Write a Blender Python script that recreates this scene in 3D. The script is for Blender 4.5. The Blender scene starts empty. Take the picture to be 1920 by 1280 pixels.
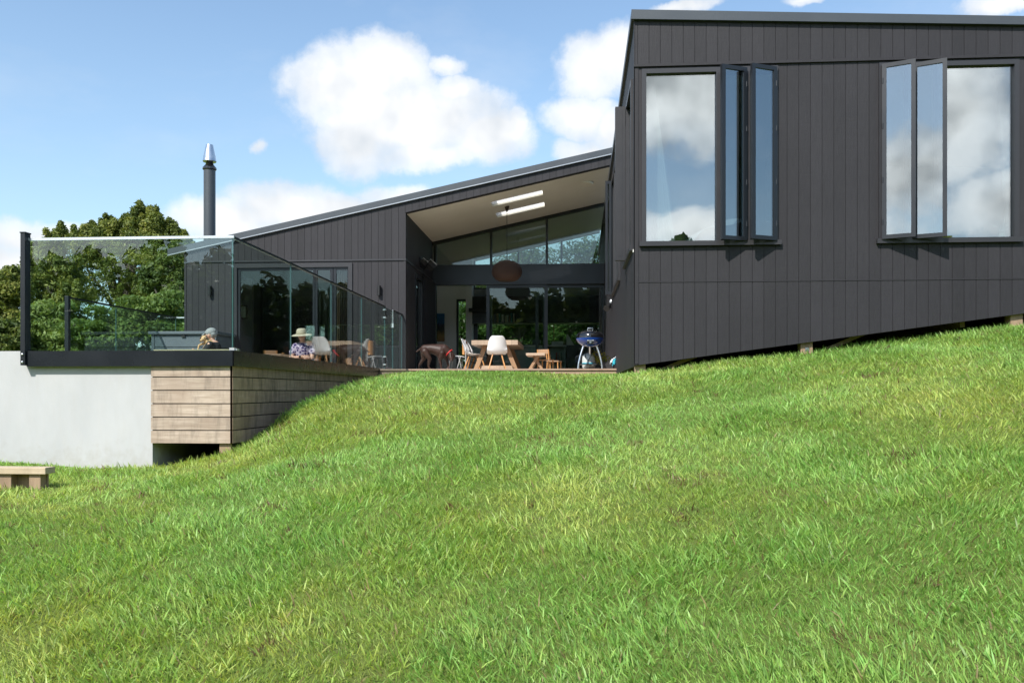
import bpy, bmesh, math, random
import numpy as np
from mathutils import Vector, Matrix, Euler
R = math.radians
random.seed(7)
NP = np.random.default_rng(11)
scn = bpy.context.scene
COL = scn.collection

# ------------------------------------------------------------------ survey helpers
# (camera model recovered from the photograph; turns measured picture points into metres on known planes)
F, CX, HY = 1600.0, 960.0, 735.0
CA = math.atan(112.0 / 1600.0); C_, S_ = math.cos(CA), math.sin(CA)
def dep(X, Y): return -X * S_ + Y * C_
def atY(px, Y):
    t = (px - CX) / F
    return Y * (t * C_ - S_) / (C_ + t * S_)
def atX(px, X):
    t = (px - CX) / F
    return X * (C_ + t * S_) / (t * C_ - S_)
def zz(py, X, Y): return (HY - py) / F * dep(X, Y)
def lin(xa, za, xb, zb): return lambda x: za + (zb - za) * (x - xa) / (xb - xa)

# ------------------------------------------------------------------ mesh builder
class MB:
    def __init__(s): s.v = []; s.f = []; s.t = []; s.m = []; s.tone = 0.5; s.mi = 0
    def face(s, idx): s.f.append(tuple(idx)); s.t.append(s.tone); s.m.append(s.mi)
    def add(s, vs, fs):
        b = len(s.v); s.v += [tuple(v) for v in vs]
        for f in fs: s.face([b + i for i in f])
    def hexa(s, p, skip=()):
        fs = [(0, 3, 2, 1), (4, 5, 6, 7), (0, 1, 5, 4), (1, 2, 6, 5), (2, 3, 7, 6), (3, 0, 4, 7)]
        s.add(p, [f for i, f in enumerate(fs) if i not in skip])
    def box(s, x0, x1, y0, y1, z0, z1):
        s.hexa([(x0, y0, z0), (x1, y0, z0), (x1, y1, z0), (x0, y1, z0), (x0, y0, z1), (x1, y0, z1), (x1, y1, z1), (x0, y1, z1)])
    def bbox(s, x0, x1, y0, y1, z0, z1, b=.01):
        bm = bmesh.new(); bmesh.ops.create_cube(bm, size=1)
        for v in bm.verts:
            v.co = Vector(((x0 + x1) / 2 + v.co.x * (x1 - x0), (y0 + y1) / 2 + v.co.y * (y1 - y0), (z0 + z1) / 2 + v.co.z * (z1 - z0)))
        bmesh.ops.bevel(bm, geom=bm.edges[:], offset=b, segments=2, profile=.6, affect='EDGES')
        s.bm(bm)
    def bm(s, bm, mat=None):
        bm.verts.ensure_lookup_table()
        s.add([(mat @ v.co) if mat else v.co for v in bm.verts], [[v.index for v in f.verts] for f in bm.faces]); bm.free()
    def xbox(s, x0, x1, y0, y1, zl, zh):  # box with tops/bottoms given as functions of x
        a, b, c, d = zl(x0), zl(x1), zh(x0), zh(x1)
        s.hexa([(x0, y0, a), (x1, y0, b), (x1, y1, b), (x0, y1, a), (x0, y0, c), (x1, y0, d), (x1, y1, d), (x0, y1, c)])
    def beam(s, p, q, w, h, up=(0, 0, 1)):
        p, q = Vector(p), Vector(q); d = (q - p).normalized(); u = Vector(up)
        sd = d.cross(u)
        if sd.length < 1e-4: sd = Vector((1, 0, 0))
        sd.normalize(); u = sd.cross(d)
        sd *= w / 2; u *= h / 2
        s.hexa([p - sd - u, p + sd - u, q + sd - u, q - sd - u, p - sd + u, p + sd + u, q + sd + u, q - sd + u])
    def tube(s, pts, rad, n=8, cap=True):
        pts = [Vector(p) for p in pts]
        if not hasattr(rad, '__len__'): rad = [rad] * len(pts)
        rings = []; b = len(s.v); prev = None
        for i, p in enumerate(pts):
            d = (pts[min(i + 1, len(pts) - 1)] - pts[max(i - 1, 0)]).normalized()
            if prev is None:
                a = d.orthogonal().normalized()
            else:
                a = (prev - d * prev.dot(d))
                a = a.normalized() if a.length > 1e-5 else d.orthogonal().normalized()
            prev = a; c = d.cross(a)
            for k in range(n):
                t = 2 * math.pi * k / n
                s.v.append(tuple(p + (a * math.cos(t) + c * math.sin(t)) * rad[i]))
        for i in range(len(pts) - 1):
            for k in range(n):
                k2 = (k + 1) % n
                s.face([b + i * n + k, b + i * n + k2, b + (i + 1) * n + k2, b + (i + 1) * n + k])
        if cap:
            s.face([b + k for k in range(n)][::-1]); s.face([b + (len(pts) - 1) * n + k for k in range(n)])
    def lathe(s, prof, c, n=20):  # profile of (r, z)
        b = len(s.v)
        for r, z in prof:
            for k in range(n):
                t = 2 * math.pi * k / n
                s.v.append((c[0] + r * math.cos(t), c[1] + r * math.sin(t), c[2] + z))
        for i in range(len(prof) - 1):
            for k in range(n):
                k2 = (k + 1) % n
                s.face([b + i * n + k, b + i * n + k2, b + (i + 1) * n + k2, b + (i + 1) * n + k])
        s.face([b + k for k in range(n)][::-1]); s.face([b + (len(prof) - 1) * n + k for k in range(n)])
    def ball(s, c, r, seg=10):
        bm = bmesh.new(); bmesh.ops.create_uvsphere(bm, u_segments=seg, v_segments=max(6, seg * 2 // 3), radius=1)
        r = r if hasattr(r, '__len__') else (r, r, r)
        s.bm(bm, Matrix.Translation(c) @ Matrix.Diagonal((r[0], r[1], r[2], 1)))
    def build(s, name, mat, parent=None, smooth=False, world=True):
        off = Vector((0, 0, 0))
        if parent is not None and world:
            p = parent
            while p is not None: off += p.location; p = p.parent
        me = bpy.data.meshes.new(name)
        me.from_pydata([Vector(v) - off for v in s.v] if off.length else s.v, [], s.f)
        for m in (mat if isinstance(mat, (list, tuple)) else [mat]): me.materials.append(m)
        me.polygons.foreach_set('material_index', s.m)
        at = me.attributes.new('tone', 'FLOAT', 'FACE'); at.data.foreach_set('value', s.t)
        if smooth: me.polygons.foreach_set('use_smooth', [True] * len(me.polygons))
        bm = bmesh.new(); bm.from_mesh(me); bmesh.ops.recalc_face_normals(bm, faces=bm.faces); bm.to_mesh(me); bm.free()
        me.update()
        if smooth:
            try: me.set_sharp_from_angle(angle=R(40))
            except Exception: pass
        o = bpy.data.objects.new(name, me); COL.objects.link(o)
        if parent is not None: o.parent = parent
        return o

def tag(o, label=None, cat=None, group=None, kind=None):
    if label: o['label'] = label
    if cat: o['category'] = cat
    if group: o['group'] = group
    if kind: o['kind'] = kind
    return o
def thing(name, label, cat, loc=(0, 0, 0), rz=0, group=None):
    o = bpy.data.objects.new(name, None); COL.objects.link(o)
    o.location = loc; o.rotation_euler = (0, 0, rz); o.empty_display_size = .1
    return tag(o, label, cat, group)
def dup(root, loc, rz, label, group=None):
    r = root.copy(); COL.objects.link(r); r.location = loc; r.rotation_euler = (0, 0, rz)
    r['label'] = label
    if group: r['group'] = group
    for ch in list(root.children):
        c = ch.copy(); COL.objects.link(c); c.parent = r
        for g in ch.children:
            d = g.copy(); COL.objects.link(d); d.parent = c
    return r

# ------------------------------------------------------------------ materials
class NT:
    def __init__(s, tree): s.t = tree; s.n = tree.nodes; s.l = tree.links
    def node(s, typ, **kw):
        nd = s.n.new(typ)
        for k, v in kw.items():
            if k.startswith('i_'):
                key = k[2:]
                key = int(key) if key.isdigit() else key.replace('_', ' ')
                s.set(nd.inputs[key], v)
            else: setattr(nd, k, v)
        return nd
    def set(s, inp, v):
        if isinstance(v, bpy.types.NodeSocket): s.l.new(v, inp)
        elif v is not None: inp.default_value = v
    def math(s, op, a, b=None, c=None, clamp=False):
        nd = s.n.new('ShaderNodeMath'); nd.operation = op; nd.use_clamp = clamp
        s.set(nd.inputs[0], a)
        if b is not None: s.set(nd.inputs[1], b)
        if c is not None: s.set(nd.inputs[2], c)
        return nd.outputs[0]
    def vmath(s, op, a, b=None):
        nd = s.n.new('ShaderNodeVectorMath'); nd.operation = op
        s.set(nd.inputs[0], a)
        if b is not None: s.set(nd.inputs[1], b)
        return nd.outputs['Value'] if op in ('LENGTH', 'DOT_PRODUCT', 'DISTANCE') else nd.outputs[0]
    def ramp(s, fac, stops, interp='LINEAR'):
        nd = s.n.new('ShaderNodeValToRGB'); nd.color_ramp.interpolation = interp
        e = nd.color_ramp.elements
        while len(e) < len(stops): e.new(.5)
        for el, (p, c) in zip(e, stops):
            el.position = p; el.color = (c, c, c, 1) if not hasattr(c, '__len__') else (*c[:3], 1)
        s.set(nd.inputs[0], fac); return nd.outputs[0]
    def noise(s, vec, scale, detail=4, rough=.55, dist=0):
        nd = s.node('ShaderNodeTexNoise'); nd.inputs['Scale'].default_value = scale; nd.inputs['Detail'].default_value = detail
        nd.inputs['Roughness'].default_value = rough; nd.inputs['Distortion'].default_value = dist
        if vec is not None: s.set(nd.inputs['Vector'], vec)
        return nd.outputs[0]
    def mapping(s, vec, scale=(1, 1, 1), rot=(0, 0, 0)):
        nd = s.node('ShaderNodeMapping'); nd.inputs['Scale'].default_value = scale; nd.inputs['Rotation'].default_value = rot
        s.set(nd.inputs['Vector'], vec); return nd.outputs[0]
    def mix(s, fac, a, b, typ='MIX'):
        nd = s.n.new('ShaderNodeMix'); nd.data_type = 'RGBA'; nd.blend_type = typ
        s.set(nd.inputs[0], fac)
        for i, v in ((6, a), (7, b)):
            if isinstance(v, (tuple, list)): v = (*v[:3], 1)
            s.set(nd.inputs[i], v)
        return nd.outputs[2]

def mat(name):
    m = bpy.data.materials.new(name); m.use_nodes = True
    nt = NT(m.node_tree); nt.n.clear()
    out = nt.n.new('ShaderNodeOutputMaterial')
    return m, nt, out
def principled(nt, out, **kw):
    b = nt.n.new('ShaderNodeBsdfPrincipled')
    for k, v in kw.items():
        key = k.replace('_', ' ')
        if isinstance(v, tuple) and len(v) == 3: v = (*v, 1)
        nt.set(b.inputs[key], v)
    nt.l.new(b.outputs[0], out.inputs[0]); return b
def plain(name, col, rough=.5, metal=0, var=.12, nscale=6, bump=0, bscale=60, spec=.5, obj=True, coat=0):
    m, nt, out = mat(name)
    tc = nt.node('ShaderNodeTexCoord').outputs['Object']
    n = nt.noise(tc, nscale, 5)
    k = nt.math('MULTIPLY_ADD', n, 2 * var, 1 - var)
    tn = nt.node('ShaderNodeAttribute', attribute_name='tone').outputs['Fac']
    k = nt.math('MULTIPLY', k, nt.math('MULTIPLY_ADD', tn, .3, .85))
    c = nt.mix(1.0, col, nt.node('ShaderNodeCombineColor', i_0=k, i_1=k, i_2=k).outputs[0], 'MULTIPLY')
    b = principled(nt, out, Base_Color=c, Roughness=nt.math('MULTIPLY_ADD', n, .2, rough - .1), Metallic=metal)
    b.inputs['Specular IOR Level'].default_value = spec
    b.inputs['Coat Weight'].default_value = coat
    if bump:
        bp = nt.node('ShaderNodeBump', i_Strength=bump, i_Distance=.01, i_Height=nt.noise(tc, bscale, 5))
        nt.l.new(bp.outputs[0], b.inputs['Normal'])
    return m

M = {}
def cladding(name, base, axis):
    m, nt, out = mat(name)
    tc = nt.node('ShaderNodeTexCoord').outputs['Object']
    sc = (26, 26, 3)
    fib = nt.noise(nt.mapping(tc, sc), 2.2, 5, .6)
    saw = nt.noise(nt.mapping(tc, (1.5, 1.5, 60)), 2, 3, .6)
    big = nt.noise(tc, 1.1, 4)
    fine = nt.noise(tc, 160, 3, .7)
    h = nt.math('ADD', nt.math('MULTIPLY', fib, .55), nt.math('ADD', nt.math('MULTIPLY', saw, .3), nt.math('MULTIPLY', fine, .25)))
    spk = nt.ramp(nt.noise(tc, 55, 2, .6), [(.0, 0), (.70, 0), (.76, 1)])
    k = nt.math('ADD', nt.math('MULTIPLY_ADD', big, .34, .32), nt.math('MULTIPLY', h, .72))
    tn = nt.node('ShaderNodeAttribute', attribute_name='tone').outputs['Fac']
    k = nt.math('MULTIPLY', k, nt.math('MULTIPLY_ADD', tn, .24, .88))
    c = nt.mix(1.0, base, nt.node('ShaderNodeCombineColor', i_0=k, i_1=k, i_2=k).outputs[0], 'MULTIPLY')
    c = nt.mix(nt.math('MULTIPLY', spk, .16), c, (.11, .105, .10))
    b = principled(nt, out, Base_Color=c, Roughness=.62)
    b.inputs['Specular IOR Level'].default_value = .3
    bp = nt.node('ShaderNodeBump', i_Strength=.55, i_Distance=.006, i_Height=h)
    nt.l.new(bp.outputs[0], b.inputs['Normal'])
    return m
M['clad'] = cladding('dark_stained_cladding', (.027, .0258, .030), 'x')
M['joinery'] = plain('dark_joinery_metal', (.011, .013, .017), .36, 0, .1, 3)
M['joinery_warm'] = plain('dark_window_frame', (.026, .0255, .029), .42, 0, .1, 3)
M['cap'] = plain('roof_flashing_metal', (.062, .070, .080), .42, .3, .1, 2)
M['drip'] = plain('drip_edge_metal', (.33, .35, .38), .4, .5, .05)
M['steel'] = plain('fascia_steel', (.010, .012, .016), .27, 0, .18, 2, .05, 8)
M['black'] = plain('black_paint', (.008, .008, .009), .5)
M['bracket'] = plain('pale_metal', (.7, .72, .74), .3, .6, .05)
M['stainless'] = plain('stainless_metal', (.62, .64, .66), .28, 1, .06, 8)
M['cabinet'] = plain('black_cabinet_lacquer', (.006, .007, .007), .35)
M['pale_green'] = plain('pale_cabinet_paint', (.34, .42, .38), .5, 0, .06)
M['inner_wall'] = plain('interior_wall_paint', (.76, .75, .71), .8, 0, .05, 2)
M['inner_grey'] = plain('interior_grey_paint', (.22, .22, .22), .7, 0, .06)
M['floor_in'] = plain('interior_floor', (.22, .16, .11), .35, 0, .2, 3)
M['room_floor'] = plain('room_carpet', (.12, .11, .10), .9, 0, .2, 30)
M['curtain_dark'] = plain('dark_curtain', (.008, .009, .012), .85)
M['curtain_white'] = plain('sheer_white_curtain', (.8, .79, .76), .85, 0, .05, 8)
M['linen'] = plain('white_linen', (.75, .77, .8), .85, 0, .06, 8)
M['plastic'] = plain('white_plastic', (.72, .73, .74), .32, 0, .03, 5)
M['oak'] = plain('oak_dowel', (.50, .25, .09), .45, 0, .2, 25)
M['pinky'] = plain('pink_plank_paint', (.52, .43, .44), .7, 0, .08, 5)
M['blue'] = plain('blue_enamel', (.008, .045, .24), .18, 0, .05, 5, coat=.5)
M['gloss_black'] = plain('black_enamel', (.006, .006, .007), .12, 0, .05, 5, coat=.6)
M['bottle'] = plain('gas_bottle_paint', (.50, .52, .50), .4, .1, .08, 8)
M['teal'] = plain('turquoise_fabric', (.03, .36, .46), .7, 0, .1, 20)
M['pot'] = plain('dark_planter', (.022, .022, .024), .55, 0, .2, 12)
M['soil'] = plain('potting_soil', (.06, .04, .03), .9, 0, .3, 40, .4)
M['red'] = plain('red_webbing', (.5, .02, .02), .6)
M['book_a'] = plain('book_spine', (.30, .28, .22), .6)
M['storage'] = plain('slate_storage_paint', (.10, .115, .135), .5, 0, .12, 5)
M['terracotta'] = plain('white_pot', (.6, .6, .56), .6)

def wood(name, c0, c1, c2, axis=0, rough=.65, stain=.0, scale=1.0):
    m, nt, out = mat(name)
    tc = nt.node('ShaderNodeTexCoord').outputs['Object']
    tn = nt.node('ShaderNodeAttribute', attribute_name='tone').outputs['Fac']
    tv = nt.node('ShaderNodeCombineXYZ', i_0=nt.math('MULTIPLY', tn, 37.0), i_1=nt.math('MULTIPLY', tn, 11.0), i_2=nt.math('MULTIPLY', tn, 53.0)).outputs[0]
    p = nt.vmath('ADD', tc, tv)
    sc = [14, 14, 14]; sc[axis] = 1.0
    g = nt.noise(nt.mapping(p, tuple(x * scale for x in sc)), 2.4, 6, .65, .4)
    big = nt.noise(p, 2.6 * scale, 4, .6)
    c = nt.mix(nt.ramp(g, [(.25, 0), (.75, 1)]), c0, c1)
    c = nt.mix(nt.ramp(big, [(.4, 0), (.7, .75)]), c, c2)
    if stain:
        st = nt.noise(nt.mapping(p, (7, 7, 1.2)), 1.6, 6, .7)
        c = nt.mix(nt.math('MULTIPLY', nt.ramp(st, [(.48, 0), (.68, 1)]), stain), c, (.045, .036, .028))
    k = nt.math('MULTIPLY_ADD', tn, .45, .78)
    c = nt.mix(1.0, c, nt.node('ShaderNodeCombineColor', i_0=k, i_1=k, i_2=k).outputs[0], 'MULTIPLY')
    b = principled(nt, out, Base_Color=c, Roughness=rough)
    bp = nt.node('ShaderNodeBump', i_Strength=.35, i_Distance=.004, i_Height=g)
    nt.l.new(bp.outputs[0], b.inputs['Normal'])
    return m
M['board_x'] = wood('weathered_board', (.24, .18, .13), (.50, .41, .33), (.30, .225, .17), 0, .75, .4)
M['board_y'] = wood('weathered_board_side', (.42, .26, .17), (.55, .38, .27), (.28, .18, .12), 1, .75, .6)
M['deck'] = wood('deck_timber', (.34, .22, .16), (.42, .30, .22), (.28, .19, .14), 0, .7, .2)
M['deck_y'] = wood('deck_timber_long', (.50, .42, .34), (.58, .50, .42), (.44, .36, .29), 1, .7, .2)
M['pale_timber'] = wood('pale_timber', (.45, .36, .24), (.55, .45, .32), (.40, .31, .2), 0, .7, .15)
M['pile'] = wood('pile_timber', (.28, .19, .12), (.36, .26, .17), (.22, .15, .1), 2, .8, .3)
M['table'] = wood('table_timber', (.40, .29, .20), (.50, .38, .28), (.34, .25, .18), 1, .6, .1)
M['table_leg'] = wood('table_leg_timber', (.30, .17, .09), (.40, .25, .14), (.24, .14, .08), 2, .55, .1)
M['soffit'] = wood('soffit_plywood', (.74, .71, .64), (.79, .76, .69), (.71, .68, .60), 0, .6, .0, .5)
M['rattan'] = None

def rattan():
    m, nt, out = mat('woven_rattan')
    tc = nt.node('ShaderNodeTexCoord').outputs['Object']
    sx = nt.node('ShaderNodeSeparateXYZ', i_0=tc)
    ang = nt.math('ARCTAN2', sx.outputs[1], sx.outputs[0])
    a = nt.math('SINE', nt.math('MULTIPLY', ang, 70.0)); h = nt.math('SINE', nt.math('MULTIPLY', sx.outputs[2], 420.0))
    w = nt.math('ABSOLUTE', nt.math('MULTIPLY', a, h))
    c = nt.mix(w, (.028, .013, .007), (.13, .065, .04))
    b = principled(nt, out, Base_Color=c, Roughness=.65)
    bp = nt.node('ShaderNodeBump', i_Strength=.8, i_Distance=.01, i_Height=w); nt.l.new(bp.outputs[0], b.inputs['Normal'])
    return m
M['rattan'] = rattan()

def glass(name, tint, ior, rough=0.0, refl=(1, 1, 1)):
    m, nt, out = mat(name)
    bf = nt.node('ShaderNodeNewGeometry').outputs['Backfacing']
    fr = nt.node('ShaderNodeFresnel', i_IOR=nt.math('MULTIPLY_ADD', bf, 1 / ior - ior, ior)).outputs[0]
    t = nt.node('ShaderNodeBsdfTransparent', i_Color=(*tint, 1)).outputs[0]
    g = nt.node('ShaderNodeBsdfGlossy', i_Color=(*refl, 1), i_Roughness=rough).outputs[0]
    mx = nt.node('ShaderNodeMixShader', i_0=fr, i_1=t, i_2=g)
    nt.l.new(mx.outputs[0], out.inputs[0]); return m
M['glass'] = glass('balustrade_glass', (.87, .945, .925), 1.52)
M['wglass'] = glass('low_e_window_glass', (.58, .64, .64), 2.9, 0, (.94, .97, .98))
M['dglass'] = glass('door_glass', (.80, .85, .82), 1.55)
M['edge'] = plain('glass_edge', (.08, .15, .155), .15, 0, .05)

def skylight():
    m, nt, out = mat('skylight_diffuser')
    t = nt.node('ShaderNodeBsdfTranslucent', i_Color=(.9, .9, .88, 1)).outputs[0]
    d = nt.node('ShaderNodeBsdfDiffuse', i_Color=(.8, .8, .8, 1)).outputs[0]
    tr = nt.node('ShaderNodeBsdfTransparent').outputs[0]
    mx = nt.node('ShaderNodeMixShader', i_0=.2, i_1=t, i_2=d)
    m2 = nt.node('ShaderNodeMixShader', i_0=.45, i_1=mx.outputs[0], i_2=tr)
    nt.l.new(m2.outputs[0], out.inputs[0]); return m
M['skylight'] = skylight()

def plaster():
    m, nt, out = mat('white_plaster')
    tc = nt.node('ShaderNodeTexCoord').outputs['Object']
    a = nt.noise(nt.mapping(tc, (1, 1, .5)), 2.2, 7, .65); f = nt.noise(tc, 55, 4, .6)
    c = nt.mix(nt.ramp(a, [(.35, 0), (.7, 1)]), (.42, .427, .434), (.475, .48, .484))
    st = nt.math('MULTIPLY', nt.ramp(nt.noise(nt.mapping(tc, (9, 9, 2)), 1.5, 6, .7), [(.45, 0), (.8, 1)]), .22)
    c = nt.mix(st, c, (.42, .39, .35))
    hz_ = nt.node('ShaderNodeSeparateXYZ', i_0=tc).outputs[2]
    spl = nt.math('SUBTRACT', nt.noise(tc, 9, 7, .72), nt.math('MULTIPLY', hz_, .95))
    c = nt.mix(nt.math('MULTIPLY', nt.ramp(spl, [(.12, 0), (.40, 1)]), .26), c, (.27, .235, .17))
    b = principled(nt, out, Base_Color=c, Roughness=.8)
    bp = nt.node('ShaderNodeBump', i_Strength=.25, i_Distance=.01, i_Height=nt.math('ADD', a, nt.math('MULTIPLY', f, .4))); nt.l.new(bp.outputs[0], b.inputs['Normal'])
    return m
M['plaster'] = plaster()

def leafmat(name, stops, trans=.35):
    m, nt, out = mat(name)
    tn = nt.node('ShaderNodeAttribute', attribute_name='tone').outputs['Fac']
    c = nt.ramp(tn, stops)
    d = nt.node('ShaderNodeBsdfPrincipled'); nt.l.new(c, d.inputs['Base Color']); d.inputs['Roughness'].default_value = .55
    d.inputs['Specular IOR Level'].default_value = .3
    t = nt.node('ShaderNodeBsdfTranslucent'); nt.l.new(nt.mix(1.0, c, (1.25, 1.25, .6), 'MULTIPLY'), t.inputs[0])
    mx = nt.node('ShaderNodeMixShader', i_0=trans, i_1=d.outputs[0], i_2=t.outputs[0]); nt.l.new(mx.outputs[0], out.inputs[0])
    return m
M['leaf_tree'] = leafmat('tree_foliage', [(0, (.07, .105, .022)), (.5, (.165, .205, .045)), (1, (.34, .34, .09))])
M['leaf_dark'] = leafmat('dark_foliage', [(0, (.045, .075, .02)), (.5, (.10, .145, .036)), (1, (.22, .25, .07))])
M['leaf_bush'] = leafmat('bush_foliage', [(0, (.075, .125, .03)), (.5, (.16, .225, .055)), (1, (.28, .33, .10))])
M['leaf_rear'] = leafmat('garden_foliage', [(0, (.03, .07, .015)), (.5, (.07, .15, .03)), (.9, (.13, .24, .05)), (1, (.5, .5, .42))])
M['leaf_airy'] = leafmat('airy_foliage', [(0, (.03, .06, .02)), (.5, (.06, .11, .035)), (1, (.13, .19, .07))])
M['leaf_pot'] = leafmat('yellow_green_foliage', [(0, (.16, .18, .02)), (.6, (.32, .30, .03)), (1, (.5, .42, .08))])
M['bark'] = plain('tree_bark', (.10, .08, .065), .9, 0, .35, 8, .6, 20)

def grassmat():
    m, nt, out = mat('grass_blades')
    c = nt.node('ShaderNodeAttribute', attribute_name='blade_colour').outputs['Color']
    d = nt.node('ShaderNodeBsdfPrincipled'); nt.l.new(c, d.inputs['Base Color']); d.inputs['Roughness'].default_value = .45
    d.inputs['Specular IOR Level'].default_value = .35
    t = nt.node('ShaderNodeBsdfTranslucent'); nt.l.new(nt.mix(1.0, c, (1.4, 1.32, .7), 'MULTIPLY'), t.inputs[0])
    mx = nt.node('ShaderNodeMixShader', i_0=.45, i_1=d.outputs[0], i_2=t.outputs[0]); nt.l.new(mx.outputs[0], out.inputs[0])
    return m
M['grass'] = grassmat()
def groundmat():
    m, nt, out = mat('lawn_turf')
    tc = nt.node('ShaderNodeTexCoord').outputs['Object']
    a = nt.noise(tc, .9, 5, .6); b_ = nt.noise(tc, 14, 5, .7); f = nt.noise(nt.mapping(tc, (1, 1, 1)), 150, 4, .8)
    c = nt.mix(nt.ramp(a, [(.35, 0), (.65, 1)]), (.15, .225, .045), (.205, .25, .06))
    c = nt.mix(nt.ramp(b_, [(.5, 0), (.75, .55)]), c, (.16, .14, .07))
    c = nt.mix(nt.ramp(f, [(.3, .5), (.6, 0)]), c, (.08, .115, .025))
    b = principled(nt, out, Base_Color=c, Roughness=.9)
    b.inputs['Specular IOR Level'].default_value = .15
    bp = nt.node('ShaderNodeBump', i_Strength=.8, i_Distance=.03, i_Height=nt.math('ADD', b_, f)); nt.l.new(bp.outputs[0], b.inputs['Normal'])
    return m
M['ground'] = groundmat()
def water():
    m, nt, out = mat('pool_water')
    tc = nt.node('ShaderNodeTexCoord').outputs['Object']
    b = principled(nt, out, Base_Color=(.05, .22, .27), Roughness=.04)
    bp = nt.node('ShaderNodeBump', i_Strength=.2, i_Distance=.02, i_Height=nt.noise(tc, 6, 3)); nt.l.new(bp.outputs[0], b.inputs['Normal'])
    return m
M['water'] = water()

# ------------------------------------------------------------------ terrain
CP = [(-3.4, 9.05, -.60), (-3.42, 10, -.28), (-3.42, 10.96, -.154), (-3.42, 12, -.02), (-3.42, 13.2, .115), (-3.42, 14.2, .20), (-3.42, 16, .31),
      (-2.5, 16, .335), (-1, 16, .35), (.85, 16, .31), (-1.2, 14, .28), (-1.2, 12, .05), (.9, 14.2, .25),
      (.84, 11.45, .215), (3, 11.45, .475), (5.8, 11.45, .85), (8.5, 11.45, 1.18),
      (-4.6, 9.0, -.83), (-6, 9.0, -.79), (-8, 9.0, -.77), (-12, 9, -1.0),
      (-5.2, 7.8, -.88), (0, 0, -1.42), (-3, 0, -1.62), (3, 0, -1.2), (-1.9, 3.3, -1.22), (0, 3.3, -1.10), (1.9, 3.3, -.97),
      (-4.0, 7.0, -.88), (-1.5, 7.0, -.62), (1, 7.5, -.36), (4, 7.5, .02), (7, 8, .5),
      (3, 16, .5), (6, 16, .95), (-4.15, 10, -.76), (-4.15, 11.5, -.66), (-5, 12, -.7), (-8, 12, -.75), (-5, 15, -.3), (-8, 18, -.5), (-2, 20, .2), (1, 20, .25), (-2, 25, .15), (-2, 30, .25), (4, 30, .6), (-10, 24, -.4),
      (-12, 16, -1.0), (-16, 30, -.6), (0, -6, -1.9), (12, 0, -.5), (-12, 0, -2.0), (14, 14, 1.7), (14, 26, 1.6)]
CPn = np.array(CP); _P = CPn[:, :2]
def _phi(r2): return np.where(r2 > 1e-12, .5 * r2 * np.log(np.maximum(r2, 1e-12)), 0)
_n = len(_P); _K = _phi(((_P[:, None] - _P[None]) ** 2).sum(-1)) + np.eye(_n) * .02
_Q = np.c_[np.ones(_n), _P]; _A = np.block([[_K, _Q], [_Q.T, np.zeros((3, 3))]])
_W = np.linalg.solve(_A, np.r_[CPn[:, 2], 0, 0, 0])
def vnoise(x, y, seed=0):
    g = np.random.default_rng(seed).random((256, 256))
    xi = np.floor(x).astype(int); yi = np.floor(y).astype(int); fx = x - xi; fy = y - yi
    fx = fx * fx * (3 - 2 * fx); fy = fy * fy * (3 - 2 * fy)
    a = g[xi % 256, yi % 256]; b = g[(xi + 1) % 256, yi % 256]; c = g[xi % 256, (yi + 1) % 256]; d = g[(xi + 1) % 256, (yi + 1) % 256]
    return (a * (1 - fx) + b * fx) * (1 - fy) + (c * (1 - fx) + d * fx) * fy
def fbm(x, y, seed=0, o=3):
    s = 0; w = 0; a = 1.0
    for k in range(o): s = s + a * vnoise(x * 2 ** k + 17 * k, y * 2 ** k + 31 * k, seed + k); w += a; a *= .5
    return s / w
def ground_z(x, y):
    x = np.asarray(x, float); y = np.asarray(y, float)
    sh = x.shape; xf = x.ravel(); yf = y.ravel(); z = np.zeros_like(xf)
    cx = np.clip(xf, -16, 16); cy = np.clip(yf, -7, 30)
    for i in range(0, len(xf), 40000):
        s = slice(i, i + 40000)
        r2 = (cx[s, None] - _P[None, :, 0]) ** 2 + (cy[s, None] - _P[None, :, 1]) ** 2
        z[s] = _phi(r2) @ _W[:_n] + _W[_n] + _W[_n + 1] * cx[s] + _W[_n + 2] * cy[s]
    far = np.hypot(np.maximum(np.abs(xf) - 14, 0), np.maximum(np.maximum(-5 - yf, yf - 28), 0))
    k = np.clip(far / 25, 0, 1); k = k * k * (3 - 2 * k)
    z = z * (1 - k) + (-1.2) * k
    z += (fbm(xf * 1.6, yf * 1.6, 5) - .5) * .055 * np.clip((15.5 - yf) / 3, .15, 1)
    return z.reshape(sh)
def gz(x, y): return float(ground_z(np.array([x]), np.array([y]))[0])

gx = np.r_[-400, -250, -150, -100, -70, -50, -38, -30, -24, -20, np.arange(-17, 15.01, .16), 18, 22, 28, 36, 50, 70, 100, 150, 250, 400]
gy = np.r_[-400, -250, -150, -100, -70, -50, -36, -26, -18, -12, -9, np.arange(-7, 20.01, .16), np.arange(20.5, 34, .6), 37, 42, 50, 65, 90, 130, 200, 300, 450]
XX, YY = np.meshgrid(gx, gy, indexing='ij'); ZZ = ground_z(XX, YY)
nx, ny = XX.shape
vs = np.stack([XX, YY, ZZ], -1).reshape(-1, 3)
ii, jj = np.meshgrid(np.arange(nx - 1), np.arange(ny - 1), indexing='ij'); b0 = (ii * ny + jj).ravel()
quads = np.stack([b0, b0 + ny, b0 + ny + 1, b0 + 1], -1)
def np_mesh(name, verts, faces, k):
    me = bpy.data.meshes.new(name); nv, nf = len(verts), len(faces)
    me.vertices.add(nv); me.vertices.foreach_set('co', np.ascontiguousarray(verts, np.float32).ravel())
    me.loops.add(nf * k); me.loops.foreach_set('vertex_index', np.ascontiguousarray(faces, np.int32).ravel())
    me.polygons.add(nf); me.polygons.foreach_set('loop_start', np.arange(0, nf * k, k, dtype=np.int32))
    me.update(calc_edges=True); return me
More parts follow.
